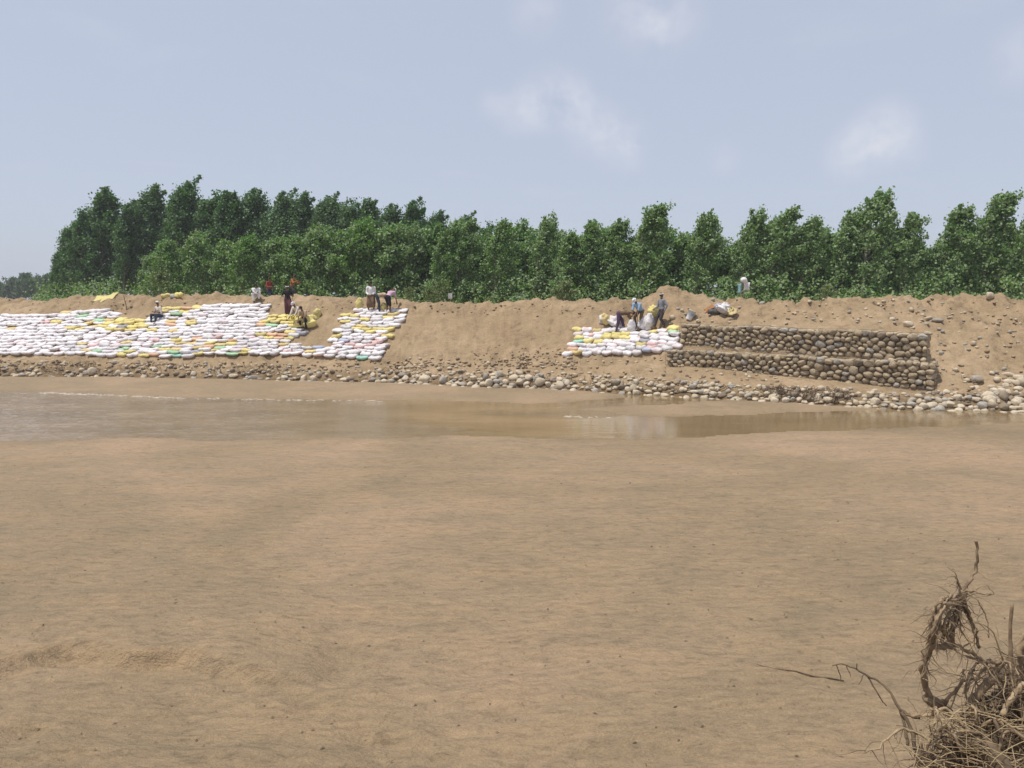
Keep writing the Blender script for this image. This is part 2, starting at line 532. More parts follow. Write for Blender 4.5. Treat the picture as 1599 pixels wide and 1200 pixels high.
K_PX = [(-260, 470, 48.5), (0, 469, 47), (100, 469, 46.6), (150, 466, 46.2), (180, 461, 46), (198, 467, 46), (210, 464, 45.8), (330, 463, 45), (400, 465, 44.6), (500, 463, 43.8),
        (560, 468, 43), (640, 472, 42.2), (740, 476, 41.2), (770, 475, 41), (800, 471, 40.6), (900, 474, 39.6), (950, 472, 39.2), (1000, 471, 38.6), (1100, 471, 37.6), (1150, 474, 37), (1240, 475, 36.1), (1300, 471, 35.6),
        (1400, 469, 34.6), (1500, 468, 33.9), (1545, 466, 33.5), (1599, 469, 33.2), (1850, 469, 31.6)]
k_line = curve([(lambda p: (p[0], p[1], p[2]))(at_y(px, py, Y)) for px, py, Y in K_PX])
# gabion front edges (world)
GL0, GL1 = at_y(1040, 546, 33.6), at_y(1461, 568, 28.2)
GU0, GU1 = at_y(1062, 506, 34.5), at_y(1449, 521, 29.1)
GX0, GX1 = GU0[0], GU1[0]
def gab(x):          # 1 behind the gabions, 0 elsewhere
    return smooth(GX0 - .9, GX0 + .1, x) * (1 - smooth(GX1 - .1, GX1 + .8, x))
def lower_y(x):
    return GL0[1] + (x - GL0[0]) * (GL1[1] - GL0[1]) / (GL1[0] - GL0[0])

MX, MY = at_y(1042, 460, 38.0)[0], 38.0
def bank_z(X, Y):
    X = np.asarray(X, float); Y = np.asarray(Y, float)
    yw = w_line(X) + .30 * fbm(X * .5, X * 0, 3, 5)
    yt, zt = t_line(X), t_line(X, 2)
    yc, zc_ = k_line(X), k_line(X, 2)
    g = gab(X)
    yt = np.where(g > .02, np.maximum(yt, yt * (1 - g) + (lower_y(X) + .05) * g), yt)
    yt = np.maximum(yt, yw + 1.0)
    ze = np.minimum(.42 + .10 * fbm(X * .4, X * 0 + 3, 3, 9), zt - .05)
    # break point below the crest
    pxb = 799.5 + FPX * X / np.maximum(yc, 5)
    cut = smooth(605, 640, pxb) * (1 - smooth(885, 915, pxb))
    yb = yc - 1.0 + .60 * cut; zb = zc_ - .42 + .22 * cut
    gy = lower_y(X) + 2.05
    yb = yb * (1 - g) + gy * g; zb = zb * (1 - g) + 2.60 * g
    ym = yt + (yb - yt) * .5 * (1 - g) + (lower_y(X) + .85 - yt) * g
    zm = zt + (zb - zt) * .5 * (1 - g) + (1.25 - zt) * g
    right = smooth(16.2, 18.5, X)
    zm = zm - .18 * right
    ys = [yw - 2.0, yw - .1, yw + .75, yt, ym, yb, yc, yc + 5.0, yc + 14]
    zs = [-.6, -.08, ze, zt, zm, zb, zc_, zc_ - .40, 3.35 + 0 * X]
    Z = np.full(np.broadcast(X, Y).shape, -.6)
    for a in range(len(ys) - 1):
        m = (Y >= ys[a]) & (Y < ys[a + 1])
        t = (Y - ys[a]) / np.maximum(ys[a + 1] - ys[a], 1e-4)
        if a in (5, 6): t = t * t * (3 - 2 * t) * .5 + t * .5
        Z = np.where(m, zs[a] + (zs[a + 1] - zs[a]) * t, Z)
    Z = np.where(Y >= ys[-1], 3.35, Z)
    on = smooth(-.3, .6, Y - yw) * (1 - smooth(10, 25, Y - yc))
    px = 799.5 + FPX * X / np.maximum(Y, 5)
    # smooth raked slope between the sandbag stacks, rough ground elsewhere
    slope = smooth(.2, 1.0, Y - yt) * (1 - smooth(-1.4, -.6, Y - yc))
    raked = slope * smooth(610, 640, px) * (1 - smooth(880, 905, px))
    bagged = slope * (1 - smooth(600, 640, px)) * .7
    amp = (1 - .85 * raked) * (1 - bagged) * (1 - .75 * g * (1 - smooth(0, .8, Y - gy)))
    n = .20 * fbm(X * .8, Y * .8, 3, 1) + .15 * fbm(X * 2.3, Y * 2.3, 3, 21)
    n = n + .17 * np.abs(fbm(X * 3.8, Y * 3.8, 2, 31)) - .10 * smooth(.12, .32, fbm(X * 1.4, Y * 2.6, 3, 37))
    Z = Z + on * amp * n * (1 + (.35 + .6 * smooth(5, 9, X)) * smooth(-1.6, -.4, Y - yc) * (1 - smooth(1, 3, Y - yc)))
    # furrows left by raking, running down the slope
    Z = Z + raked * .028 * fbm(X * 5.5 + .4 * Y, Y * .5, 2, 41)
    # dug hollow by the right-hand stack and the spoil heap behind it
    hx = at_y(985, 490, 37.5)[0]
    Z = Z - .38 * np.exp(-((X - hx) / .9) ** 2 - ((Y - 37.35) / .55) ** 2)
    Z = Z + .62 * np.exp(-((X - MX) / 1.0) ** 2 - ((Y - MY) / .9) ** 2) + .18 * np.exp(-((X - MX - 1.3) / .9) ** 2 - ((Y - MY) / .9) ** 2)
    # hollow behind the seated worker, pushed-up lip beside it
    hx2 = at_y(215, 485, 44.5)[0]
    Z = Z - .35 * np.exp(-((X - hx2) / 1.1) ** 2 - ((Y - 44.4) / .6) ** 2)
    # eroded pit on the right slope
    hx3 = at_y(1566, 504, 31.5)[0]
    Z = Z - .28 * np.exp(-((X - hx3) / .30) ** 2 - ((Y - 31.3) / .22) ** 2)
    return Z

# water outline (world polygon): main channel plus the small inlet under the bank
CH = [(-500, 691), (0, 689), (110, 688), (200, 683), (270, 684), (330, 689), (430, 687), (520, 684), (600, 683), (700, 680), (800, 681), (880, 685), (950, 685), (1050, 684), (1100, 681),
      (1180, 676), (1250, 673), (1400, 668), (1500, 663), (1599, 660), (1900, 655), (2300, 655), (2300, 630), (1900, 636), (1599, 634), (1430, 636), (1395, 640), (1330, 642), (1250, 645), (1150, 649), (1050, 652), (1000, 651),
      (950, 645), (900, 639), (930, 636), (1010, 632), (1070, 630), (1105, 626), (1150, 622), (1150, 608), (950, 608), (985, 622), (900, 629), (830, 631), (760, 628), (600, 626), (450, 625), (300, 622), (200, 619), (120, 615), (0, 612), (-500, 609)]
CHW = np.array([at_z(px, py, 0)[:2] for px, py in CH])
def poly_sd(X, Y):
    """signed distance to the water outline, positive inside the water"""
    best = np.full(X.shape, 1e9); inside = np.zeros(X.shape, bool)
    n = len(CHW)
    for i in range(n):
        x0, y0 = CHW[i]; x1, y1 = CHW[(i + 1) % n]
        ex, ey = x1 - x0, y1 - y0
        L = ex * ex + ey * ey + 1e-12
        t = np.clip(((X - x0) * ex + (Y - y0) * ey) / L, 0, 1)
        best = np.minimum(best, (X - x0 - t * ex) ** 2 + (Y - y0 - t * ey) ** 2)
        c = (y0 > Y) != (y1 > Y)
        with np.errstate(divide='ignore', invalid='ignore'):
            xx = ex * (Y - y0) / (y1 - y0 if y1 != y0 else 1e-9) + x0
        inside ^= c & (X < xx)
    return np.where(inside, 1, -1) * np.sqrt(best)

PILE_X, PILE_Y = 2.95, 4.55
def sand_z(X, Y):
    X = np.asarray(X, float); Y = np.asarray(Y, float)
    Z = np.full(X.shape, .04)
    near = (Y > 12) & (np.abs(X) < 70)
    sd = np.full(X.shape, -5.0)
    if near.any():
        sd[near] = poly_sd(X[near], Y[near])
    far_side = (Y > 26)
    wob = .28 * fbm(X * .7, Y * 1.6, 4, 61) + .10 * fbm(X * 3, Y * 5, 2, 66)
    d = sd + wob * 1.2
    Z = np.where(d > 0, -np.minimum(.35, .02 + d * .12), np.minimum(.06, .004 - d * .018))
    Z = Z + .018 * fbm(X * .5, Y * 1.3, 4, 71) * np.where(d > 0, .3, 1) * smooth(0, -1.5, d)
    # small wind and current ripples, more relief near the camera
    nr = 1 - smooth(6, 16, Y)
    Z = Z + (.018 + .05 * nr) * fbm(X * .9, Y * 1.7, 3, 75) * smooth(20, 14, Y)
    ph = Y * 26 + 5 * fbm(X * .6, Y * .6, 3, 81) * 6
    Z = Z + (.004 + .006 * nr) * np.sin(ph) * smooth(22, 10, Y) * (0.5 + fbm(X * .4, Y * .4, 2, 85))
    Z = Z + .030 * nr * fbm(X * 5, Y * 9, 3, 91) + .010 * nr * np.abs(fbm(X * 3 + Y * 1.2, Y * 8, 2, 93))
    # worn scarp low on the left
    sc = Y - (7.9 + .35 * X * 0.3 + .35 * fbm(X * .8, X * 0, 3, 95) * 2)
    Z = Z + .16 * smooth(-.05, .06, sc) * smooth(3.0, .2, sc) * smooth(-1.6, -3.0, X) - .07 * smooth(.12, .35, fbm(X * 1.6, Y * 2.2, 2, 96)) * smooth(8.5, 7.5, Y) * smooth(0, -2, X) + .10 * smooth(7.0, 5.6, Y + .4 * fbm(X, Y, 2, 97)) * smooth(-.5, -2.5, X)
    # near bank under the photographer and the driftwood pile
    Z = Z + 2.25 * smooth(3.6, .6, Y + .15 * X * smooth(0, -3, X))
    r2 = ((X - PILE_X) / 1.05) ** 2 + ((Y - PILE_Y) / .95) ** 2
    Z = Z + .62 * np.exp(-r2 * 1.1) + .10 * np.exp(-r2 * 2) * fbm(X * 6, Y * 6, 3, 99)
    # dips under the far bank
    Z = np.where(Y > w_line(X) + .2, np.minimum(Z, -.03 - .5 * (Y - w_line(X) - .2)), Z)
    return Z

def geo_lines(a, b, step, far, g=1.35):
    """dense lines a..b, then growing steps out to far"""
    core = list(np.arange(a, b + step * .5, step))
    hi = []; s = step; x = core[-1]
    while x < far[1]:
        s *= g; x += s; hi.append(x)
    lo = []; s = step; x = core[0]
    while x > far[0]:
        s *= g; x -= s; lo.append(x)
    return np.array(lo[::-1] + core + hi)

gx = geo_lines(-38, 30, .125, (-4000, 4000))
gy = np.concatenate([np.arange(24.0, 50, .125), geo_lines(50, 52, .25, (50, 6000), 1.3)])
gy = np.unique(np.round(gy, 4))
bank = link('bank_ground', grid_mesh('bank_ground', gx, gy, bank_z), M['earth'])
tag(bank, 'sandy earth embankment with raked slope, bench and level field behind', kind='structure')

sx = geo_lines(-26, 26, .11, (-4000, 4000))
sy = [3.0]
while sy[-1] < 46: sy.append(sy[-1] + max(.045, .0085 * sy[-1]))
sy = np.concatenate([-geo_lines(0, 1, .3, (0, 3000))[::-1], np.arange(.2, 3, .2), np.array(sy)])
sy = np.unique(np.round(sy, 4))
sand = link('sand_flat', grid_mesh('sand_flat', sx, sy, sand_z), M['sand'])
tag(sand, 'damp tan river sand with faint ripples and sand bars', kind='structure')
def water_z(X, Y):
    # wind-ruffled reach on the left and a small riffle, glassy elsewhere
    rough = np.maximum(smooth(-1.5, -9, X + 1.5 * fbm(X * .2, Y * .4, 2, 55)), .8 * smooth(1.6, .5, np.abs(X - 4.2 + 1.3 * fbm(Y * 1.3, X * .3, 2, 57))) * smooth(27.5, 28.3, Y) * smooth(31, 29, Y))
    rough = (.06 + rough) * (np.abs(X) < 60)
    h = .016 * fbm(X * 2.2 + .8 * Y, Y * 3.4, 2, 51) + .004 * fbm(X * 6.5, Y * 9, 1, 53)
    return rough * h
wa = link('water', grid_mesh('water', geo_lines(-32, 24, .1, (-4000, 4000)), np.arange(14., 42, .075), water_z), M['water'])
tag(wa, 'shallow muddy brown river channel', kind='structure')

def hit(px, py, y0=24., y1=52.):
    """where the line of sight through a pixel meets the bank"""
    d = ray(px, py)
    Ys = np.linspace(y0, y1, 420)
    t = Ys / d[1]
    X = d[0] * t; Z = EYE + d[2] * t
    H = bank_z(X, Ys)
    below = np.nonzero(H >= Z)[0]
    i = below[0] if len(below) else len(Ys) - 1
    return np.array([X[i], Ys[i], H[i]])

def gz(x, y):
    return float(bank_z(np.array([x]), np.array([y]))[0])

def bank_dir(x):
    e = .8
    d = np.array([2 * e, float(t_line(x + e) - t_line(x - e))])
    return math.atan2(d[1], d[0])

ORD = ['zeroth', 'first', 'second', 'third', 'fourth', 'fifth', 'sixth', 'seventh', 'eighth', 'ninth', 'tenth', 'eleventh', 'twelfth', 'thirteenth', 'fourteenth', 'fifteenth', 'sixteenth',
       'seventeenth', 'eighteenth', 'nineteenth', 'twentieth']
TENS = {2: 'twenty', 3: 'thirty', 4: 'forty', 5: 'fifty', 6: 'sixty', 7: 'seventy', 8: 'eighty', 9: 'ninety'}
def ordinal(n):
    if n <= 20: return ORD[n]
    t, u = divmod(n, 10)
    if n >= 100: return '%dth' % n
    return (TENS[t] + '-' + ORD[u]) if u else TENS[t][:-1] + 'ieth'

# ------------------------------------------------------------------ stones: shared shapes
def lumpy(seed, sub=3, flat=1.0, box=0.0):
    bm = bmesh.new()
    bmesh.ops.create_icosphere(bm, subdivisions=sub, radius=1.0)
    rg = np.random.default_rng(seed)
    off = rg.random(3) * 50
    cuts = [(Vector(rg.normal(size=3)).normalized(), .62 + .28 * rg.random()) for _ in range(7)]
    for vt in bm.verts:
        p = vt.co.copy()
        if box:
            q = max(abs(p.x), abs(p.y), abs(p.z))
            p = p * (1 - box) + (p / q) * box * .86
        n1 = float(fbm(p.x * 1.3 + off[0] + p.z, p.y * 1.3 + off[1] - p.z * .7, 3, 3))
        p *= 1 + .22 * n1
        for c, dd in cuts:
            e = p.dot(c) - dd
            if e > 0: p -= c * e * .75
        vt.co = p
    for f in bm.faces: f.smooth = True
    me = bpy.data.meshes.new('stone')
    bm.to_mesh(me); bm.free()
    return me
def with_mat(me, m):
    c = me.copy(); c.materials.clear(); c.materials.append(m); return c
SHAPES = [lumpy(100 + i, 3, box=.25) for i in range(10)]
LOW = [lumpy(200 + i, 2, box=.2) for i in range(6)]
GST = [with_mat(s, M['gabion_stone']) for s in SHAPES]
GSD = [with_mat(s, M['dark_stone']) for s in SHAPES]
GSG = [with_mat(s, M['grey_stone']) for s in SHAPES]
BST = [with_mat(s, M['bank_stone']) for s in SHAPES]

# ------------------------------------------------------------------ the two stone gabions
def gabion(name, label, p0, p1, height, depth, n_front, seed):
    p0 = Vector(p0); p1 = Vector(p1)
    root = empty(name, ((p0.x + p1.x) / 2, (p0.y + p1.y) / 2, min(p0.z, p1.z) - height), label, 'gabion', 'stone gabion baskets stepped up the bank')
    base = Vector(root.location)
    u = Vector((p1.x - p0.x, p1.y - p0.y, 0)); L = u.length; u.normalize()
    nrm = Vector((u.y, -u.x, 0))            # towards the river
    if nrm.y > 0: nrm = -nrm
    rg = np.random.default_rng(seed)
    # relaxed cells across the face, one stone fitted to each
    asp = 1.3
    S = np.column_stack([rg.random(n_front) * L / asp, rg.random(n_front) * height])
    wgt = rg.normal(0, .005, n_front)
    gxx, gzz = np.meshgrid(np.arange(.02, L / asp, .025), np.arange(.02, height, .025))
    P = np.column_stack([gxx.ravel(), gzz.ravel()])
    for it in range(7):
        D = (P[:, None, 0] - S[None, :, 0]) ** 2 + (P[:, None, 1] - S[None, :, 1]) ** 2 - wgt[None, :]
        own = D.argmin(1)
        cnt = np.bincount(own, minlength=n_front).clip(1)
        if it < 6:
            c0 = np.bincount(own, P[:, 0], n_front) / cnt; c1 = np.bincount(own, P[:, 1], n_front) / cnt
            mv = .75
            S[:, 0] += (c0 - S[:, 0]) * mv; S[:, 1] += (c1 - S[:, 1]) * mv
    def top(s):
        return p0.z + (p1.z - p0.z) * s / L + .03 * math.sin(s * 1.7 + seed)
    def put(s, h, dep, a, b, c, ang, rgn):
        me = (GST if rgn < .80 else GSD if rgn < .92 else GSG)[rg.integers(10)]
        o = link('stone', me, None, root)
        pos = p0 + u * s - nrm * dep; pos.z = top(s) - height + h
        rot = Matrix((u, -nrm, Vector((0, 0, 1)))).transposed() @ Matrix.Rotation(-ang, 3, 'Y')
        flip = Matrix.Diagonal((rg.choice((-1, 1)), rg.choice((-1, 1)), rg.choice((-1, 1))))
        m = (rot @ Matrix.Diagonal((a, c, b)) @ flip).to_4x4()
        m.translation = pos - base
        o.matrix_local = m
    for i in range(n_front):
        q = P[own == i]
        if len(q) < 6: continue
        q = q * [asp, 1]
        cx, cz = q.mean(0)
        cov = np.cov(q.T)
        ev, vec = np.linalg.eigh(cov)
        a, b = 2 * math.sqrt(ev[1]), 2 * math.sqrt(ev[0])
        ang = math.atan2(vec[1, 1], vec[0, 1])
        a = min(a * .99, .34); b = min(b * .99, .25)
        put(cx, cz, .12 + rg.normal(0, .022), a, b, .13 + .05 * rg.random(), ang, rg.random())
    # coping stones on the top and the two ends
    s = .1
    while s < L:
        r = .10 + .09 * rg.random()
        for dep in (.32,):
            put(s, height + rg.normal(-.06, .02), dep, r * 1.1, .085, .24, rg.normal(0, .15), rg.random())
        s += r * 2.1
    for s_, hh_ in ((.05, 0), (L - .05, 0)):
        h = .12
        while h < height:
            r = .10 + .05 * rg.random()
            for dep in (.38, .68):
                put(s_, h, dep, .12, r, .17, 0, rg.random())
            h += r * 1.95
    # earth and small stones packed behind the facing
    mb = MB()
    rot = Matrix((u, -nrm, Vector((0, 0, 1)))).transposed()
    mid = (p0 + p1) / 2 - nrm * (depth / 2 + .13); mid.z = 0
    vs = []
    for ss, top_off in ((.10, 0), (L - .10, 0)):
        for dep in (.17, depth):
            for zz in (-height - .2, -.09):
                pos = p0 + u * ss - nrm * dep; pos.z = top(ss) + zz
                vs.append(pos - base)
    mb.add(vs, [(0, 1, 3, 2), (4, 6, 7, 5), (0, 4, 5, 1), (2, 3, 7, 6), (1, 5, 7, 3), (0, 2, 6, 4)])
    mb.build('fill', M['clod'], root, False)
    # wire basket
    mb = MB()
    def pt(s, h, dep):
        q = p0 + u * s - nrm * dep; q.z = top(s) - height + h
        return q - base
    f = -.035
    for h in (0.02, height + .03):
        mb.tube([pt(s, h, f) for s in np.linspace(0, L, 14)], .007, 5)
    nb = max(2, round(L / 2.0))
    for j in range(nb + 1):
        s = L * j / nb
        mb.tube([pt(s, 0, f), pt(s, height + .03, f)], .007, 5)
        mb.tube([pt(s, height + .04, f), pt(s, height + .04, depth * .9)], .006, 4)
    step = .14
    ns = int(L / step)
    for j in range(ns):
        for sg in (-1, 1):
            s0 = j * step
            pts = []
            for q in range(9):
                h = height * q / 8
                pts.append(pt(min(max(s0 + sg * step * .5 * (1 if q % 2 else -1), 0), L), h, f - .004 * sg))
            mb.tube(pts, .0022, 3, cap=False)
    mb.build('wire_mesh', M['wire'], root)
    return root
gabion('gabion', 'lower long gabion of brown cobbles, the step nearest the water', GL0, GL1, 1.05, 1.0, 215, 5)
gabion('gabion', 'upper long gabion of brown cobbles set back on the lower one', GU0, GU1, 1.12, 1.0, 205, 8)

# ------------------------------------------------------------------ sandbags
def bag_mesh(seed, lx, ly, lz):
    rg = np.random.default_rng(seed)
    off = rg.random(4) * 40
    nu, nv = 14, 10
    vs = []; fs = []
    for i in range(nu + 1):
        u_ = -1 + 2 * i / nu
        prof = max(.0, 1 - abs(u_) ** 3.2) ** .5
        wprof = .80 + .20 * (1 - abs(u_) ** 6)
        for j in range(nv):
            an = 2 * math.pi * j / nv
            cy, cz = math.cos(an), math.sin(an)
            e = .62
            yy = math.copysign(abs(cy) ** e, cy); zz = math.copysign(abs(cz) ** (e * 1.1), cz)
            nn = float(fbm(u_ * 2.3 + off[0], an * 1.1 + off[1], 3, 4))
            h = lz * (.20 + .80 * prof)
            if abs(u_) > .93: h *= .55
            sag = -.03 * (1 - u_ * u_) + .05 * float(vnoise(u_ * 1.5 + off[2], 0))
            vs.append((u_ * lx * (1 + .04 * nn), yy * ly * wprof * (1 + .12 * nn), zz * h * (1 + .30 * nn) + sag))
    for i in range(nu):
        for j in range(nv):
            k2 = (j + 1) % nv
            fs.append((i * nv + j, (i + 1) * nv + j, (i + 1) * nv + k2, i * nv + k2))
    fs.append(tuple(range(nv))); fs.append(tuple(nu * nv + j for j in range(nv - 1, -1, -1)))
    return mesh_np('sandbag', vs, fs)
BAGS_L = [bag_mesh(i, .315, .25, .106) for i in range(6)]
BAGS_S = [bag_mesh(20 + i, .255, .28, .128) for i in range(6)]
BAGM = {}
def bag_data(kind, i, colr):
    key = (kind, i, colr)
    if key not in BAGM:
        BAGM[key] = with_mat((BAGS_L if kind == 'L' else BAGS_S)[i], BAGC[colr])
    return BAGM[key]

def ip(px, pts):
    a = np.array(pts, float)
    return float(np.interp(px, a[:, 0], a[:, 1]))
A_TOP = [(-40, 499), (0, 497), (60, 493), (125, 490), (150, 487), (180, 489), (183, 499), (195, 502), (235, 501), (240, 499), (254, 494), (258, 483), (300, 481), (315, 478), (430, 479)]
BASE = [(-40, 557), (130, 557), (150, 559), (300, 561), (315, 557), (430, 557), (520, 560), (560, 563), (600, 564)]
AB_RIGHT = [(470, 432), (485, 428), (491.9, 420), (492, 466), (505, 470), (515, 474), (520, 477), (525, 470), (535, 464), (544, 460)]
C_RIGHT = [(480, 632), (490, 632), (500, 629), (512, 620), (520, 615), (530, 607), (540, 602), (550, 596), (566, 588)]
C_LEFT = [(480, 556), (489.9, 556), (490, 532), (505, 534), (512, 531), (520, 526), (530, 519), (540, 514), (545, 513)]
D_LEFT = [(508, 906), (558, 884)]
D_TOP = [(884, 520), (900, 514), (910, 512), (925, 517), (985, 519), (1030, 517), (1062, 513)]
D_BASE = [(880, 557), (940, 557), (1000, 556), (1045, 551), (1064, 545)]
def in_patch(px, py):
    if 880 <= px <= 1062 and py > ip(px, D_TOP) - 1 and px > ip(py, D_LEFT) and py < ip(px, D_BASE) + 3:
        return 'D'
    if px < ip(py, AB_RIGHT) and py < 545:
        if px < 432:
            return 'A' if py > ip(px, A_TOP) - 1 else None
        return 'B' if py > 491.5 else None
    if py >= 545 and px < ip(py, C_RIGHT):
        return 'A' if px < 400 else ('B' if px < 513 else 'C')
    if ip(py, C_LEFT) < px < ip(py, C_RIGHT) and py > 486:
        return 'C'
    return None
SPOTS = [('yellow', [(170, 508), (185, 510), (205, 506), (220, 505), (228, 509), (200, 515), (175, 516), (215, 514), (232, 517), (160, 512), (92, 507), (110, 513), (135, 514), (210, 552), (255, 549), (187, 558), (224, 559),
                     (265, 483), (275, 486), (292, 491), (297, 507), (280, 533), (330, 541), (370, 540), (375, 554), (313, 552), (385, 546), (307, 482),
                     (420, 494), (440, 494), (460, 495), (420, 501), (442, 502), (463, 503), (418, 507), (445, 508), (465, 510), (451, 519), (412, 524), (425, 531), (460, 532),
                     (542, 493), (556, 493), (541, 505), (564, 502), (610, 499), (612, 517), (556, 516), (590, 514), (580, 517), (525, 528), (600, 527), (575, 523),
                     (906, 516), (901, 530), (948, 523), (955, 527), (968, 527), (952, 532), (978, 530), (985, 521), (923, 536), (935, 536), (1010, 540), (1053, 513), (1025, 519)]),
         ('tan', [(268, 517), (275, 548), (305, 537), (297, 506), (150, 515), (190, 518), (285, 538), (330, 548), (135, 551), (310, 545), (245, 490)]),
         ('orange', [(265, 511), (310, 531), (362, 533), (246, 558), (443, 524), (432, 525), (440, 531), (408, 513), (280, 484), (901, 546), (325, 545)]),
         ('green', [(131, 494), (147, 551), (278, 491), (345, 546), (362, 554), (200, 545), (250, 545), (268, 549), (432, 510), (160, 502), (1061, 513)]),
         ('teal', [(568, 559), (910, 538), (270, 552)]),
         ('blue', [(534, 531), (495, 546), (1018, 553)]),
         ('grey', [(475, 518), (1003, 533), (300, 551), (205, 512)]),
         ('pink', [(340, 533), (553, 538), (580, 540), (556, 543), (1022, 547), (70, 505), (590, 536)])]
bags = []           # dict per bag
def lay_rows(px0, px1, base, pitch, kind, step_m, seed):
    rg = random.Random(seed)
    for r in range(19):
        x = px0 + rg.uniform(-6, 6) + (r % 2) * 9
        while x < px1:
            py = ip(x, base) - 3 - r * pitch + rg.uniform(-.6, .6)
            pa = in_patch(x, py)
            D = FPX / 41
            if pa:
                p = hit(x, py)
                D = FPX / p[1]
                if not any(abs(b['px'] - x) < .5 * step_m * D and abs(b['py'] - py) < pitch * .5 for b in bags):
                    bags.append(dict(px=x, py=py, p=p, patch=pa, row=r, kind=kind, col=None))
            x += step_m * D * rg.uniform(.90, 1.08)
lay_rows(-34, 640, BASE, 4.9, 'L', .58, 1)
lay_rows(882, 1066, D_BASE, 5.9, 'S', .47, 2)
for colr, pts in SPOTS:
    for (px, py) in pts:
        c = [b for b in bags if b['col'] is None]
        b = min(c, key=lambda b: ((b['px'] - px) / 2.2) ** 2 + (b['py'] - py) ** 2)
        if abs(b['px'] - px) < 24 and abs(b['py'] - py) < 9: b['col'] = colr
rg = random.Random(4)
for b in bags:
    if b['col'] is None:
        t = rg.random()
        dense = (163 < b['px'] < 236 and 500 < b['py'] < 519) or (413 < b['px'] < 468 and 491 < b['py'] < 510)
        if dense and rg.random() < .72:
            b['col'] = 'yellow' if rg.random() < .8 else 'tan'
            continue
        b['col'] = 'pinkish white' if t < .06 else 'white' if t < .975 else 'tan'
PATCHNAME = {'A': 'the wide white stack', 'B': 'the yellow-topped stack', 'C': 'the narrow stack', 'D': 'the stack beside the gabions'}
for pa in PATCHNAME:
    rows = sorted({b['row'] for b in bags if b['patch'] == pa})
    for r in rows:
        rb = sorted([b for b in bags if b['patch'] == pa and b['row'] == r], key=lambda b: b['px'])
        for i, b in enumerate(rb):
            b['label'] = '%s sandbag, %s from left in %s row up of %s' % (b['col'], ordinal(i + 1), ordinal(r + 1 - rows[0]) if r != rows[0] else 'bottom', PATCHNAME[pa])
            if r == rows[0]: b['label'] = '%s sandbag, %s from left in bottom row of %s' % (b['col'], ordinal(i + 1), PATCHNAME[pa])
def bag_matrix(b, rg):
    x, y, z = b['p']
    a = bank_dir(x) + rg.gauss(0, .07)
    rot = Matrix.Rotation(a, 4, 'Z') @ Matrix.Rotation(rg.gauss(0.10, .10), 4, 'X') @ Matrix.Rotation(rg.gauss(0, .08), 4, 'Y')
    s = rg.uniform(.93, 1.08)
    m = Matrix.Translation((x, y + .06, z + .065)) @ rot @ Matrix.Diagonal((s, rg.uniform(.92, 1.12), rg.uniform(.80, 1.22), 1))
    return m
bags.sort(key=lambda b: b['p'][1])
rest = MB(); rest_cols = []
for i, b in enumerate(bags):
    me = bag_data(b['kind'], rg.randrange(6), b['col'])
    m = bag_matrix(b, rg)
    if i < 300:
        o = link('sandbag', me); o.matrix_world = m
        tag(o, b['label'], 'sandbag', 'sandbags stacked on the river bank')
    else:
        if b['col'] not in rest_cols: rest_cols.append(b['col'])
        rest.add([m @ vt.co for vt in me.vertices], [tuple(p.vertices) for p in me.polygons], rest_cols.index(b['col']))
if rest.v:
    o = rest.build('sandbag_rows', [BAGC[c] for c in rest_cols])
    tag(o, 'far end rows of white sandbags high in the wide white stack', 'sandbags', 'sandbags stacked on the river bank', 'stuff')
print('bags', len(bags))

# ------------------------------------------------------------------ stones on the bank
stones = []
rg = random.Random(11)
def add_stone(x, y, r, zone, dark=0.12):
    t = rg.random()
    colr = 'dark brown' if t < dark else 'grey' if t < dark + .2 else 'pale tan'
    flat = rg.random()
    stones.append(dict(x=x, y=y, r=r, zone=zone, col=colr, flat=flat, pile=0))
def zone_of(px):
    if px < 180: return 'the far left bags'
    if px < 400: return 'the wide bag stack'
    if px < 610: return 'the narrow bag stack'
    if px < 880: return 'the bare slope'
    if px < 1050: return 'the rightmost bag stack'
    if px < 1250: return "the gabions' left half"
    if px < 1470: return "the gabions' right half"
    return 'the right slope'
for lane, (dy_, rr, pz) in enumerate(((-.10, (.13, .24), .0), (.20, (.13, .25), 0), (.52, (.12, .22), 0), (.85, (.08, .18), 0), (1.15, (.06, .14), 0))):
    px = -20.0
    while px < 1640:
        X = np.interp(px, [p[0] for p in W_PX], [at_z(a, b_, 0)[0] for a, b_ in W_PX])
        y = float(w_line(X)) + .30 * float(fbm(X * .5, X * 0, 3, 5)) + dy_ + rg.gauss(0, .07)
        dens = .50 if px < 560 else (.85 if px < 700 else 1.0)
        dens *= (1, 1, .85, .45, .2)[lane]
        r = rg.uniform(*rr) * (1.2 if rg.random() < .10 else 1) * .88
        r *= .85 if px < 560 else .95 if px < 900 else .80
        if rg.random() < dens:
            add_stone(X, y, r, 'w', .35 if px < 560 else .10)
        px += r * 2 * FPX / y * rg.uniform(.80, 1.15)
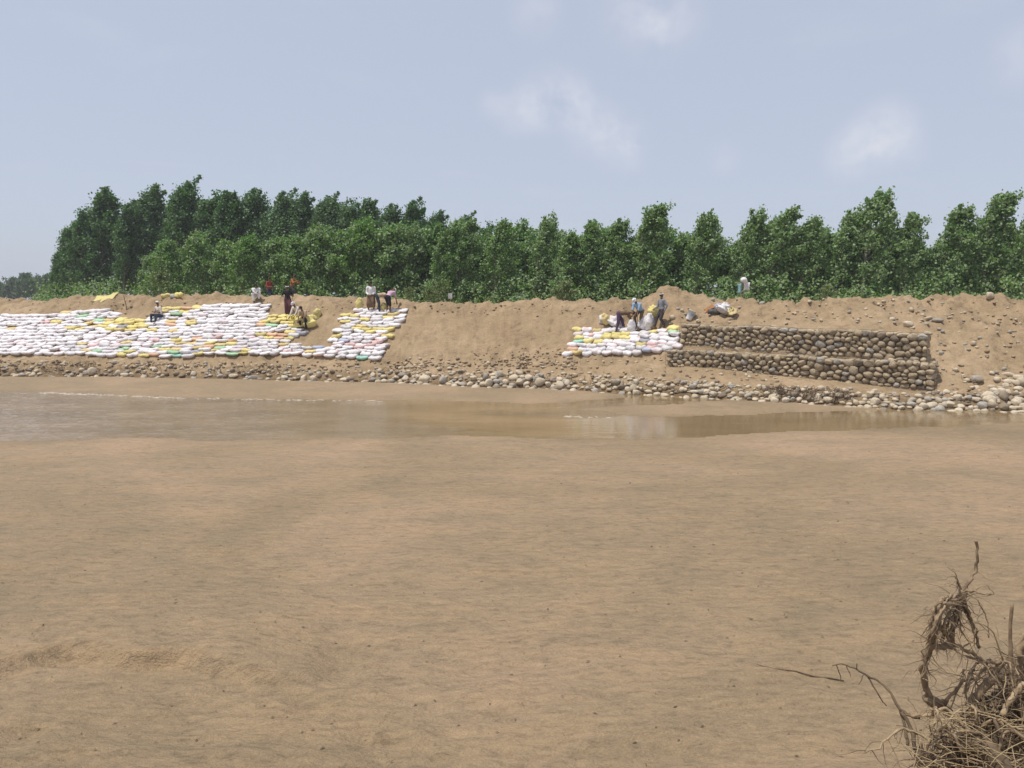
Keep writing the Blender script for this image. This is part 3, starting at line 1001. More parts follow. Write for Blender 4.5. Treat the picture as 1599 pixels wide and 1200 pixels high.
SCAT = [(1450, 500, .42), (1464, 504, .36), (1418, 510, .34), (1424, 513, .25), (1447, 508, .2), (1483, 498, .2), (1393, 500, .22), (1397, 506, .18), (1375, 503, .16), (1423, 487, .22), (1372, 477, .18), (1380, 475, .2),
        (1352, 484, .16), (1326, 490, .2), (1230, 499, .2), (1228, 506, .18), (1270, 500, .18), (1282, 503, .16), (1255, 488, .12), (1520, 540, .28), (1470, 555, .24), (1530, 529, .2), (1557, 522, .16), (1492, 581, .22), (1503, 587, .18),
        (1556, 595, .3), (1575, 588, .34), (1590, 593, .34), (1585, 600, .3), (1549, 585, .25), (1568, 578, .22), (1478, 614, .30), (1548, 607, .25), (1590, 610, .3), (1545, 466, .36), (1264, 473, .26), (1395, 470, .18), (1190, 476, .3),
        (1113, 471, .22), (1240, 490, .2), (1142, 500, .22), (1090, 503, .2), (1050, 500, .26), (1047, 507, .2), (1058, 484, .2), (1065, 488, .18), (1155, 483, .18), (1210, 497, .16), (1300, 492, .12), (1340, 502, .16),
        (1290, 478, .14), (1360, 497, .12), (1440, 493, .18), (1476, 494, .14), (1487, 492, .12), (1498, 520, .12), (1540, 515, .14), (1508, 548, .1), (1531, 560, .1), (1460, 590, .16),
        (640, 562, .16), (648, 572, .18), (636, 575, .2), (655, 576, .16), (690, 575, .12), (780, 572, .14), (1104, 606, .3), (1120, 610, .25), (1165, 588, .18), (1170, 590, .2), (1212, 591, .16),
        (870, 567, .12), (930, 563, .13), (942, 566, .15), (955, 567, .14), (968, 565, .13), (980, 565, .12), (994, 566, .15), (1008, 564, .13), (1022, 561, .12), (1032, 563, .16), (905, 564, .12), (918, 566, .12), (978, 569, .1), (960, 572, .1)]
for px, py, s in SCAT:
    p = hit(px, py)
    add_stone(p[0], p[1], s * .50, 's', .03)
for i in range(22):
    px, py = rg.uniform(1490, 1610), rg.uniform(592, 634)
    p = hit(px, py); add_stone(p[0], p[1], rg.uniform(.12, .24), 's', .15)
for st in stones:
    st['z'] = gz(st['x'], st['y'])
    st['px'], st['py'], st['d'] = project((st['x'], st['y'], st['z']))
stones.sort(key=lambda s: -s['r'] / s['d'])
labels = {}
ind = stones[:295]
def st_label(s):
    shape = 'flat' if s['flat'] < .35 else 'round' if s['flat'] < .75 else 'upright'
    where = 'at waterline below' if s['zone'] == 'w' else ('on slope by' if s['px'] > 1040 and s['py'] < 520 else 'on earth near')
    return shape, where, zone_of(s['px'])
for s in ind: s['key'] = (s['col'],) + st_label(s)
for key in {s['key'] for s in ind}:
    ss = sorted([s for s in ind if s['key'] == key], key=lambda s: s['px'])
    for i, s in enumerate(ss):
        if len(ss) == 1: s['label'] = 'the only %s %s stone %s %s' % key
        else: s['label'] = '%s %s stone, %s such from left %s %s' % (key[0], key[1], ordinal(i + 1), key[2], key[3])
LM = {'dark brown': 0, 'grey': 1, 'pale tan': 2}
restb = MB()
for i, s in enumerate(stones):
    big = max(s['r'], .05)
    fl = s['flat']
    sc = (big * (1.15 if fl < .35 else 1.0) * rg.uniform(.95, 1.25), big * rg.uniform(.8, 1.0), big * (.55 if fl < .35 else .80 if fl < .75 else 1.0))
    m = Matrix.Translation((s['x'], s['y'], s['z'] + sc[2] * (.42 if s['zone'] == 'w' else .22))) @ Matrix.Rotation(rg.uniform(0, 6.28), 4, 'Z') @ Matrix.Rotation(rg.gauss(0, .25), 4, 'X') @ Matrix.Diagonal((*sc, 1))
    if i < 295:
        o = link('river_stone', (GSD, GSG, BST)[LM[s['col']]][rg.randrange(10)]); o.matrix_world = m
        tag(o, s['label'], 'stone', 'loose river stones on the bank')
    else:
        me = LOW[rg.randrange(6)]
        restb.add([m @ vt.co for vt in me.vertices], [tuple(p.vertices) for p in me.polygons], LM[s['col']])
# cobbles too small to count: foot of the slope, bench and right slope
def gravel(n, f, r0, r1, mi):
    for _ in range(n):
        px, py = f()
        p = hit(px, py)
        me = LOW[rg.randrange(6)]
        r = rg.uniform(r0, r1)
        m = Matrix.Translation((p[0], p[1], p[2] + r * .25)) @ Matrix.Rotation(rg.uniform(0, 6.28), 4, 'Z') @ Matrix.Diagonal((r * rg.uniform(.9, 1.5), r, r * rg.uniform(.5, .9), 1))
        restb.add([m @ vt.co for vt in me.vertices], [tuple(q.vertices) for q in me.polygons], mi() if callable(mi) else mi)
ec = lambda: rg.choice((3, 3, 3, 0, 2))
gravel(240, lambda: (rg.uniform(600, 900), 571 + rg.gauss(0, 5)), .03, .10, ec)
gravel(170, lambda: (rg.uniform(740, 900), 558 + rg.gauss(0, 8)), .02, .06, ec)
gravel(120, lambda: (rg.uniform(-10, 600), 571 + rg.gauss(0, 4)), .03, .08, ec)
gravel(90, lambda: (rg.uniform(880, 1250), 585 + rg.gauss(0, 12)), .03, .09, ec)
gravel(130, lambda: (rg.uniform(1060, 1610), rg.uniform(470, 506)), .02, .08, lambda: rg.choice((3, 3, 2, 2, 1)))
gravel(90, lambda: (rg.uniform(1460, 1610), rg.uniform(490, 620)), .03, .09, lambda: rg.choice((3, 3, 2, 1)))
def band():
    px = rg.uniform(-10, 1610)
    return px, ip(px, W_PX) - rg.uniform(0, 26)
gravel(620, band, .04, .13, lambda: rg.choice((0, 3, 2, 2, 1)))
gravel(140, lambda: (rg.uniform(0, 1040), 482 + rg.gauss(0, 6)), .02, .08, lambda: 3)
o = restb.build('gravel', [M['dark_stone'], M['grey_stone'], M['bank_stone'], M['clod']])
tag(o, 'small cobbles and clods strewn over the bank', 'gravel', None, 'stuff')

# twigs and roots washed up among the stones
tw = MB()
for _ in range(420):
    zone = rg.random()
    px = rg.uniform(10, 460) if zone < .45 else rg.uniform(1190, 1330) if zone < .85 else rg.uniform(600, 1150)
    wy = ip(px, W_PX)
    p = hit(px, wy - rg.uniform(3, 20))
    a = rg.uniform(0, 6.28); L = rg.uniform(.2, .8)
    pts = []
    for q in range(5):
        t = q / 4
        pts.append((p[0] + math.cos(a) * L * (t - .5) + rg.gauss(0, .04), p[1] + math.sin(a) * L * .5 * (t - .5) + rg.gauss(0, .04), p[2] + .04 + .26 * math.sin(t * 3.1) * rg.random()))
    r = rg.uniform(.005, .016)
    tw.tube(pts, [r, r, r * .8, r * .6, r * .3], 4)
o = tw.build('twig_litter', M['twig'])
tag(o, 'brown roots and twigs caught among the waterline stones', 'twigs', None, 'stuff')

# foam streaks where the current breaks on the bars
fo = MB()
for (a, b, n) in (((60, 613.5), (290, 622.5), 110), ((300, 623), (600, 627), 50), ((884, 651), (972, 653), 14)):
    for _ in range(n):
        t = rg.random()
        px = a[0] + (b[0] - a[0]) * t; py = a[1] + (b[1] - a[1]) * t + rg.gauss(0, .5)
        p = at_z(px, py, 0.0)
        L = rg.uniform(.05, .28); w = rg.uniform(.008, .03)
        ring = []
        for q in range(7):
            s_ = q / 6
            ww = w * math.sin(math.pi * min(max(s_, .06), .94))
            yy = p[1] + .06 * math.sin(s_ * 5 + px)
            ring.append(((p[0] + (s_ - .5) * L, yy - ww, .001), (p[0] + (s_ - .5) * L, yy, .016 * math.sin(math.pi * s_) + .004), (p[0] + (s_ - .5) * L, yy + ww, .001)))
        vs = [v_ for r_ in ring for v_ in r_]
        fs = []
        for q in range(6):
            for e in range(2):
                fs.append((q * 3 + e, q * 3 + 3 + e, q * 3 + 4 + e, q * 3 + 1 + e))
        fo.add(vs, fs)
o = fo.build('foam', M['foam'])
tag(o, 'thin white foam streaks along the edge of the sand bar', 'foam', None, 'stuff')

# leaf and bark flecks stranded on the sand
fl = MB()
for _ in range(420):
    px, py = rg.uniform(-20, 1620), 695 + (rg.random() ** 1.2) * 500
    p = at_z(px, py, .04)
    z = float(sand_z(np.array([p[0]]), np.array([p[1]]))[0])
    L = rg.uniform(.006, .022) * (1 + p[1] * .05); w = L * rg.uniform(.2, .45); a = rg.gauss(.2, .6)
    ca, sa = math.cos(a), math.sin(a)
    vs = []
    for (u_, v_, h) in ((-1, 0, .004), (0, -1, .012), (1, 0, .006), (0, 1, .012), (0, 0, .018)):
        vs.append((p[0] + u_ * L * ca - v_ * w * sa, p[1] + u_ * L * sa + v_ * w * ca, z + h))
    fl.add(vs, [(0, 1, 4), (1, 2, 4), (2, 3, 4), (3, 0, 4)])
o = fl.build('leaf_litter', M['twig'])
tag(o, 'dark leaf and bark flecks scattered over the sand', 'litter', None, 'stuff')

# ------------------------------------------------------------------ poplars
def leaf_cloud(mb, centers, n, spread, size, rg, wind=.5, mi=0):
    cs = np.array(centers)
    idx = rg.integers(len(cs), size=n)
    base = cs[idx, :3]
    sp = cs[idx, 3][:, None] * spread
    P = base + rg.normal(size=(n, 3)) * sp * [1, 1, .9]
    # leaf: a bent four-point blade
    nrm = rg.normal(size=(n, 3)) + np.array([-.45 * wind, -.45, .60])
    nrm /= np.linalg.norm(nrm, axis=1)[:, None]
    ax = np.cross(nrm, rg.normal(size=(n, 3)) + np.array([.3, 0, .6])); ax /= np.linalg.norm(ax, axis=1)[:, None]
    bx = np.cross(nrm, ax)
    s = size * rg.uniform(.7, 1.25, n)[:, None]
    a = P - ax * s * .5; b = P + bx * s * .42 - nrm * s * .08; c = P + ax * s * .55; d = P - bx * s * .42 - nrm * s * .08
    V = np.stack([a, b, c, d], 1).reshape(-1, 3)
    return V

def make_tree(seed, H, rad, n_leaf, leaf, mat, branches=34, low=.05, tufts=3, lean=.12, spread=1.0, top_sharp=1.0):
    """returns (trunk mesh, crown mesh), base at the origin; wind from the left bends the crown to +X"""
    rg = np.random.default_rng(seed)
    tr = MB()
    pts = []; n = 9
    wob = rg.normal(0, .03 * H / 6, (n, 2)); wob[0] = 0
    for i in range(n):
        t = i / (n - 1)
        pts.append((wob[i, 0] + lean * H * t ** 2.2 * .6, wob[i, 1], H * t * .97))
    r0 = .013 * H + .01
    tr.tube(pts, [r0 * (1 - .86 * i / (n - 1)) for i in range(n)], 7)
    P = np.array(pts)
    def trunk_at(t):
        return np.array([np.interp(t, np.linspace(0, 1, n), P[:, j]) for j in range(3)])
    cen = []
    ga = rg.uniform(0, 6.28)
    for bI in range(branches):
        t = low + (.96 - low) * ((bI + rg.uniform(0, .8)) / branches) ** .85
        o = trunk_at(t)
        az = ga + bI * 2.4 + rg.normal(0, .3)
        prof = (math.sin(math.pi * min(.97, .22 + .76 * t ** .9)) ** .7) * (1 - .25 * t * top_sharp)
        L = rad * prof * rg.uniform(.70, 1.25)
        up = .75 + 1.15 * t + rg.normal(0, .2)
        d = np.array([math.cos(az), math.sin(az), up]); d /= np.linalg.norm(d)
        q = [o]
        for s in range(1, 5):
            f = s / 4
            q.append(o + d * L * f * 1.35 + np.array([lean * 2.2 * L * f * f, 0, -.12 * L * f * f * (1 - t)]))
        rb = r0 * .38 * (1 - .65 * t)
        tr.tube([tuple(v_) for v_ in q], [rb, rb * .8, rb * .6, rb * .4, rb * .15], 4, cap=False)
        for s in range(2, 5):
            cen.append((*q[s], (.10 + .10 * rg.random()) * (1.0 if s < 4 else .8) * rad / 1.2))
        # side shoots
        for _ in range(2):
            e = q[3] + rg.normal(0, .16 * rad, 3) + np.array([lean * rad, 0, .10 * rad])
            tr.tube([tuple(q[2]), tuple((q[2] + e) / 2 + rg.normal(0, .03, 3)), tuple(e)], [rb * .4, rb * .3, rb * .1], 3, cap=False)
            cen.append((*e, .15 * rad / 1.2))
    for k in range(tufts):
        b0 = trunk_at(.90)
        b0 = trunk_at(rg.uniform(.80, .95))
        e = b0 + np.array([rg.normal(lean * 1.6, .20) * rad, rg.normal(0, .2) * rad, H * rg.uniform(.06, .17)])
        tr.tube([tuple(b0), tuple((b0 + e) / 2), tuple(e)], [r0 * .15, r0 * .1, r0 * .04], 4, cap=False)
        for f, w_ in ((.35, .14), (.6, .11), (.85, .085), (1.0, .06)):
            cen.append((*(b0 + (e - b0) * f), w_ * rad / 1.2))
    V = leaf_cloud(None, cen, n_leaf, spread, leaf, rg, 1.0)
    V[:, 2] = np.maximum(V[:, 2], .05)
    nl = len(V) // 4
    cm = bpy.data.meshes.new('crown')
    cm.vertices.add(len(V)); cm.vertices.foreach_set('co', V.ravel())
    F = np.arange(nl * 4).reshape(nl, 4)
    tri = np.concatenate([F[:, [0, 1, 2]], F[:, [0, 2, 3]]], 1).reshape(-1, 3)
    cm.loops.add(tri.size); cm.polygons.add(len(tri))
    cm.loops.foreach_set('vertex_index', tri.ravel().astype(np.int32))
    cm.polygons.foreach_set('loop_start', (np.arange(len(tri)) * 3).astype(np.int32))
    cm.update(calc_edges=True)
    cm.materials.append(mat)
    tm = tr.mesh('trunk'); tm.materials.append(M['bark'])
    return tm, cm
TALL = [make_tree(300 + i, 6.4, 1.50, 6800, .17, M['leaf'], 40, .02, 9, .16 + .05 * (i % 3), .80) for i in range(9)]
YOUNG = [make_tree(330 + i, 5.0, 1.65, 6400, .165, M['leaf_light'], 38, .01, 4, .2, .85) for i in range(5)]
FILL = [make_tree(350 + i, 5.2, 1.75, 6000, .19, M['leaf'], 38, .01, 3, .15, .9) for i in range(4)]
OLD = [make_tree(370 + i, 11.5, 2.5, 10500, .25, M['leaf_dark'], 54, .02, 10, .16, .85) for i in range(6)]
FAR = [make_tree(390 + i, 8.0, 3.2, 2500, .55, M['leaf_far'], 30, .02, 3, .05) for i in range(3)]
SHRUB = [make_tree(400 + i, 1.6, .8, 900, .12, M['leaf_shrub'], 18, .02, 2, .1) for i in range(2)]
trees = []
def place_tree(kind, i, px, top_py, Y, H0, z0=None, wf=1.0, name='poplar_tree', row=None):
    base_x = (px - 799.5) / FPX * Y * 1.0
    z0 = gz(base_x, Y) - .05 if z0 is None else z0
    top = at_y(px, top_py, Y)[2]
    s = (top - z0) / H0
    trees.append(dict(kind=kind, i=i, x=base_x - .05 * H0 * s * .9, y=Y, z=z0, s=s, w=wf, px=px, top=top_py, row=row, name=name))
def front_y(px):
    return float(np.interp(px, [0, 600, 1000, 1599], [54.5, 49.5, 45.5, 40.0]))
rt = random.Random(21)
FRONT = [(1598, 310), (1535, 299), (1466, 322), (1408, 331), (1350, 295), (1302, 329), (1250, 338), (1205, 326), (1160, 329), (1090, 331), (1005, 317), (950, 343), (915, 343), (878, 362), (840, 338), (778, 343), (722, 345), (690, 352), (640, 352)]
for j, (px, py) in enumerate(FRONT):
    place_tree('TALL', j % 9, px, py, front_y(px) + rt.uniform(-.5, .6), 6.75, row='tall')
YF = [(600, 352), (560, 345), (525, 362), (490, 358), (455, 375), (425, 372), (385, 370), (345, 376), (305, 369), (258, 380), (238, 396)]
for j, (px, py) in enumerate(YF):
    place_tree('YOUNG', j % 5, px, py, front_y(px) + rt.uniform(-.5, .6), 5.3, row='young')
px = 1625
j = 0
while px > 600:          # the row behind, its tops showing in the gaps
    place_tree('FILL', j % 4, px, (366 if px > 1000 else 366 if px > 760 else 350) + rt.uniform(-16, 14), front_y(px) + 3.0 + rt.uniform(-.5, .5), 5.45, row='second')
    px -= rt.uniform(34, 50); j += 1
px = 1630
while px > 640:          # third row
    place_tree('FILL', j % 4, px, (386 if px > 900 else 365) + rt.uniform(-14, 14), front_y(px) + 6.4 + rt.uniform(-.5, .5), 5.45, row='third')
    px -= rt.uniform(40, 60); j += 1
BACKL = [(752, 352), (716, 336), (678, 333), (640, 318), (606, 321), (572, 309), (540, 316), (505, 304), (470, 305), (436, 303), (395, 297), (362, 299), (330, 306), (292, 284), (240, 293), (206, 322), (170, 296), (140, 330), (118, 352), (100, 388), (92, 420)]
for j, (px, py) in enumerate(BACKL):
    Y = float(np.interp(px, [80, 300, 760], [76, 71, 62])) + rt.uniform(-1, 1)
    place_tree('OLD', j % 6, px, py, Y, 12.0, row='old')
for j, px in enumerate(range(120, 760, 36)):
    Y = float(np.interp(px, [80, 300, 760], [81, 77, 68])) + rt.uniform(-1, 1)
    base = float(np.interp(px, [110, 160, 290, 570, 640, 750], [352, 318, 312, 325, 338, 362]))
    place_tree('OLD', (j * 5 + 2) % 6, px + rt.uniform(-6, 6), base + rt.uniform(-4, 14), Y, 12.0, row='oldback')
for j, (px, py, Y) in enumerate(((-22, 450, 190), (-8, 446, 170), (6, 444, 185), (17, 446, 165), (28, 436, 180), (38, 441, 165), (47, 429, 170), (56, 438, 160), (64, 436, 180), (73, 440, 155), (80, 432, 150), (90, 438, 150), (-45, 446, 170), (98, 440, 140))):
    place_tree('FAR', j % 3, px, py, Y, 8.4, z0=3.3, row='far', name='distant_tree')
for j, (px, py, dY) in enumerate(((690, 440, 3.4), (672, 450, 3.0), (640, 450, 3.2), (880, 440, 3.3), (868, 452, 3.0), (255, 425, 3.5), (1020, 452, 3.2), (1285, 446, 3.4))):
    place_tree('SHRUB', j % 2, px, py, float(k_line((px - 799.5) / FPX * 45)) + dY, 1.75, row='shrub', name='leafy_shrub')
DATA = dict(TALL=TALL, YOUNG=YOUNG, FILL=FILL, OLD=OLD, FAR=FAR, SHRUB=SHRUB)
ROWTXT = {'tall': ('tall windblown poplar, %s from the right in the front row behind the bank', 'tree', 'poplars in the front row'),
          'young': ('bright green young poplar, %s from the right of those behind the sandbag stacks', 'tree', 'young poplars behind the sandbags'),
          'second': ('shorter dense poplar, %s from the right in the second row of the plantation', 'tree', 'poplars in the second row'),
          'third': ('poplar mostly hidden in the third row of the plantation, %s from the right', 'tree', 'poplars in the third row'),
          'old': ('high dark green poplar, %s from the right along the front of the taller grove', 'tree', 'dark tall poplars of the grove'),
          'oldback': ('high dark poplar at the back of the taller grove, %s from the right', 'tree', 'dark tall poplars of the grove'),
          'far': ('hazy distant tree low on the horizon, %s from the right of its cluster', 'tree', 'distant trees on the horizon'),
          'shrub': ('low yellowish leafy shrub at the foot of the poplars, %s from the right', 'shrub', 'shrubs along the bank top')}
for row, (txt, cat, grp) in ROWTXT.items():
    tt = sorted([t for t in trees if t['row'] == row], key=lambda t: -t['px'])
    for i, t in enumerate(tt):
        e = empty(t['name'], (t['x'], t['y'], t['z']), txt % ordinal(i + 1), cat, grp, rt.uniform(-.45, .45))
        e.scale = (t['s'] * rt.uniform(.92, 1.1), t['s'] * rt.uniform(.92, 1.1), t['s'])
        tm, cm = DATA[t['kind']][t['i']]
        link('trunk', tm, None, e); link('crown', cm, None, e)
# undergrowth under the trees
ug = []
rgn = np.random.default_rng(5)
cen = []
for _ in range(1500):
    px = rgn.uniform(60, 1640)
    Yk = np.interp(px, [0, 600, 1000, 1599], [50, 46.5, 42.5, 37.0]) + rgn.uniform(-.6, 6.5)
    x = (px - 799.5) / FPX * Yk
    cen.append((x, Yk, 3.5 + (rgn.uniform(0, .5) if rgn.random() < .5 else rgn.uniform(.2, 1.5)), .24))
V = leaf_cloud(None, cen, 30000, 1.0, .15, rgn)
nl = len(V) // 4
F = np.arange(nl * 4).reshape(nl, 4)
o = link('undergrowth', mesh_np('undergrowth', V, F, False), M['leaf'])
tag(o, 'low weeds growing under the poplars behind the bank', 'undergrowth', None, 'stuff')

# ------------------------------------------------------------------ people
PENDING = []        # (object, voxel) to be fused into one skin
def capsule(mb, a, b, r1, r2, seg=10):
    a, b = Vector(a), Vector(b)
    d = b - a
    L = d.length or 1e-4
    d = d / L
    pts = []; rad = []
    for k in range(5):
        an = math.pi / 2 * (1 - k / 4) * .98
        pts.append(a - d * r1 * math.sin(an)); rad.append(max(r1 * math.cos(an), .002))
    for k in range(5):
        an = math.pi / 2 * (k / 4) * .98
        pts.append(b + d * r2 * math.sin(an)); rad.append(max(r2 * math.cos(an), .002))
    mb.tube(pts, rad, seg)
def ellip(mb, c, r, rot=None, seg=10):
    vs = []; fs = []
    for i in range(seg + 1):
        th = math.pi * (.02 + .96 * i / seg)
        for j in range(seg):
            ph = 2 * math.pi * j / seg
            v_ = Vector((r[0] * math.sin(th) * math.cos(ph), r[1] * math.sin(th) * math.sin(ph), r[2] * math.cos(th)))
            if rot is not None: v_ = rot @ v_
            vs.append(Vector(c) + v_)
    for i in range(seg):
        for j in range(seg):
            k2 = (j + 1) % seg
            fs.append((i * seg + j, (i + 1) * seg + j, (i + 1) * seg + k2, i * seg + k2))
    fs.append(tuple(range(seg))); fs.append(tuple(seg * seg + j for j in range(seg - 1, -1, -1)))
    mb.add(vs, fs)
def ik(a, b, l1, l2, pole):
    a, b = Vector(a), Vector(b)
    d = b - a; D = min(d.length, (l1 + l2) * .995); d.normalize()
    b = a + d * D
    x = (l1 * l1 - l2 * l2 + D * D) / (2 * D)
    h = math.sqrt(max(l1 * l1 - x * x, 0))
    p = Vector(pole); p = p - d * p.dot(d)
    p = p.normalized() if p.length > 1e-5 else d.orthogonal().normalized()
    return a + d * x + p * h, b

def person(label, p, heading, hip, lean, feet, hands, head=(0, .2, 1), top='white', bottom='black', btype='trousers', wear='hair', sleeve='long', side=0.0, twist=0., scale=1.0, group='workers on the bank', wear_mat='white', knee=(0, 1, .1), ground=True):
    """local axes: +y forward, +x to the person's right hand side seen from behind; heading 0 faces the river"""
    root = empty('person', p, label, 'person', group, heading)
    root.scale = (scale,) * 3
    rotm = Matrix.Rotation(heading, 3, 'Z')
    Pv = Vector(hip)
    s = Vector((math.sin(side), math.sin(lean), math.cos(lean))).normalized()
    rt_ = Vector((math.cos(twist), math.sin(twist), 0))
    rt_ = (rt_ - s * rt_.dot(s)).normalized()
    fw = s.cross(rt_) * -1
    Cc = Pv + s * .27 + fw * .01; Nk = Pv + s * .50
    hd = Vector(head).normalized()
    Hc = Nk + (s * .5 + hd * .5).normalized() * .06 + hd * .13
    sh = [Nk - s * .055 + rt_ * .185 * q for q in (-1, 1)]
    hp = [Pv + rt_ * .095 * q - s * .02 for q in (-1, 1)]
    ft = []
    for q in (0, 1):
        f = Vector(feet[q])
        if ground:
            w = rotm @ f * scale
            f.z += (gz(p[0] + w.x, p[1] + w.y) - p[2]) / scale
        ft.append(f + Vector((0, 0, .075)))
    kn = []
    for q in (0, 1):
        kq, fq = ik(hp[q], ft[q], .43, .42, Vector(knee) + rt_ * .25 * (-1, 1)[q])
        kn.append(kq); ft[q] = fq
    el = []; ha = []
    for q in (0, 1):
        e, h_ = ik(sh[q], hands[q], .29, .26, Vector((.5 * (-1, 1)[q], -.5, -.6)))
        el.append(e); ha.append(h_)
    b = MB()
    # torso
    ellip(b, Pv + s * .03, (.155, .115, .13), Matrix((rt_, fw, s)).transposed())
    ellip(b, Pv + s * .17, (.135, .10, .16), Matrix((rt_, fw, s)).transposed())
    ellip(b, Cc + s * .05, (.165, .115, .19), Matrix((rt_, fw, s)).transposed())
    capsule(b, sh[0], sh[1], .065, .065)
    capsule(b, Nk - s * .04, Hc - hd * .06, .058, .05)
    # head: skull, jaw, nose, ears
    hf = fw - hd * fw.dot(hd); hf.normalize()
    hr = hf.cross(hd)
    HR = Matrix((hr, hf, hd)).transposed()
    ellip(b, Hc + hd * .025, (.075, .092, .092), HR)
    ellip(b, Hc - hd * .045 + hf * .020, (.058, .070, .070), HR)
    ellip(b, Hc - hd * .010 + hf * .095, (.013, .018, .024), HR, 6)
    ellip(b, Hc - hd * .062 + hf * .083, (.024, .010, .009), HR, 6)
    for q in (-1, 1): ellip(b, Hc + hr * .077 * q, (.012, .022, .034), HR, 6)
    for q in (0, 1):
        capsule(b, hp[q], kn[q], .085, .056); capsule(b, kn[q], kn[q] * .62 + ft[q] * .38, .054, .056); capsule(b, kn[q] * .62 + ft[q] * .38, ft[q], .056, .038)
        toe = Vector((.25 * (-1, 1)[q], 1, 0)).normalized()
        capsule(b, ft[q] + Vector((0, 0, -.042)) - toe * .035, ft[q] + toe * .15 + Vector((0, 0, -.052)), .036, .028)
        capsule(b, sh[q], el[q], .050, .040); capsule(b, el[q], ha[q], .040, .027)
    body = b.build('body', M['skin'], root)
    PENDING.append((body, .014, 3))
    # hands: palm and five bent fingers
    for q in (0, 1):
        hb = MB()
        d = (ha[q] - el[q]).normalized()
        sd_ = d.cross(Vector((0, 0, 1)))
        sd_ = sd_.normalized() if sd_.length > .05 else Vector((1, 0, 0))
        nn = sd_.cross(d)
        capsule(hb, ha[q], ha[q] + d * .075, .024, .032, 8)
        capsule(hb, ha[q] + sd_ * .012, ha[q] + d * .07 + sd_ * .020, .022, .020, 8)
        capsule(hb, ha[q] - sd_ * .012, ha[q] + d * .07 - sd_ * .020, .022, .020, 8)
        for fI, (o_, l_) in enumerate(((-.030, .060), (-.010, .074), (.010, .078), (.030, .068))):
            r0 = ha[q] + d * .075 + sd_ * o_
            m1 = r0 + d * l_ * .5 - nn * .006; m2 = m1 + d * l_ * .32 - nn * l_ * .32
            hb.tube([tuple(r0), tuple(m1), tuple(m2)], [.0095, .0085, .006], 6)
        t0 = ha[q] + d * .025 - sd_ * .03
        hb.tube([tuple(t0), tuple(t0 + d * .03 - sd_ * .025), tuple(t0 + d * .055 - sd_ * .028 - nn * .012)], [.012, .010, .007], 6)
        hb.build('hand', M['skin'], root)
    for q in (-1, 1):
        ey = MB(); ellip(ey, Hc + hr * .032 * q + hf * .087 + hd * .018, (.012, .007, .007), HR, 6)
        ey.build('eye', M['eye'], root)
    # shirt
    c = MB()
    TR = Matrix((rt_, fw, s)).transposed()
    ellip(c, Pv + s * .06, (.178, .138, .13), TR); ellip(c, Pv + s * .18, (.163, .127, .17), TR); ellip(c, Cc + s * .05, (.188, .137, .185), TR)
    capsule(c, sh[0] - s * .01, sh[1] - s * .01, .080, .080)
    for q in (0, 1):
        capsule(c, sh[q], el[q], .072, .057)
        end = ha[q] * .88 + el[q] * .12 if sleeve == 'long' else el[q] * .2 + sh[q] * .8 if sleeve == 'none' else el[q] * .85 + ha[q] * .15
        if sleeve == 'long': capsule(c, el[q], end, .056, .042)
    sh_o = c.build('shirt', M['c_' + top], root); PENDING.append((sh_o, .02, 2))
    # lower garment
    t = MB()
    if btype in ('trousers', 'shorts'):
        ellip(t, Pv + s * .02, (.172, .133, .13), TR)
        for q in (0, 1):
            capsule(t, hp[q], kn[q], .104, .078)
            if btype == 'trousers': capsule(t, kn[q], kn[q] * .12 + ft[q] * .88, .076, .060)
    else:                                   # wrapped cloth to the knee or shin
        f = .35 if btype == 'lungi' else .85
        ellip(t, Pv + s * .02, (.178, .14, .13), TR)
        low = [kn[q] * (1 - f) + ft[q] * f for q in (0, 1)]
        for q in (0, 1): capsule(t, hp[q], kn[q], .115, .10); capsule(t, kn[q], low[q], .10, .095)
        for w in (.25, .5, .75):
            capsule(t, hp[0] * (1 - w) + hp[1] * w, kn[0] * (1 - w) + kn[1] * w, .11, .09)
            capsule(t, kn[0] * (1 - w) + kn[1] * w, low[0] * (1 - w) + low[1] * w, .09, .085)
    lo = t.build({'trousers': 'trousers', 'shorts': 'shorts'}.get(btype, 'lungi'), M['c_' + bottom], root); PENDING.append((lo, .02, 2))
    # hair and head cloth
    hm = MB()
    ellip(hm, Hc + hd * .042 - hf * .016, (.083, .090, .086), HR)
    hm.build('hair', M['hair'], root)
    if wear in ('turban', 'cap', 'band', 'scarf'):
        w = MB()
        if wear == 'turban':
            for a in range(3):
                ring = []
                for j in range(15):
                    an = 2 * math.pi * j / 14
                    ring.append(Hc + hd * (.055 + .030 * a + .012 * math.sin(an + a)) + hr * (.088 - .018 * a) * math.cos(an) + hf * (.100 - .02 * a) * math.sin(an))
                w.tube(ring, .026, 7)
            ellip(w, Hc + hd * .085, (.078, .09, .055), HR)
        elif wear == 'cap':
            ellip(w, Hc + hd * .065 - hf * .005, (.088, .098, .075), HR)
        elif wear == 'scarf':
            ellip(w, Hc + hd * .050 - hf * .02, (.092, .098, .092), HR)
            ellip(w, Hc - hd * .06 - hf * .07, (.075, .05, .10), HR)
        else:
            ring = []
            for j in range(15):
                an = 2 * math.pi * j / 14
                ring.append(Hc + hd * .060 + hr * .086 * math.cos(an) + hf * .098 * math.sin(an))
            w.tube(ring, .021, 7)
        w.build('head_cloth', M['c_' + wear_mat], root)
    return root

def stand(px, py, extra=0.0):
    p = hit(px, py); return (float(p[0]), float(p[1]), float(p[2]) + extra)
RIV = math.pi         # heading that faces the river
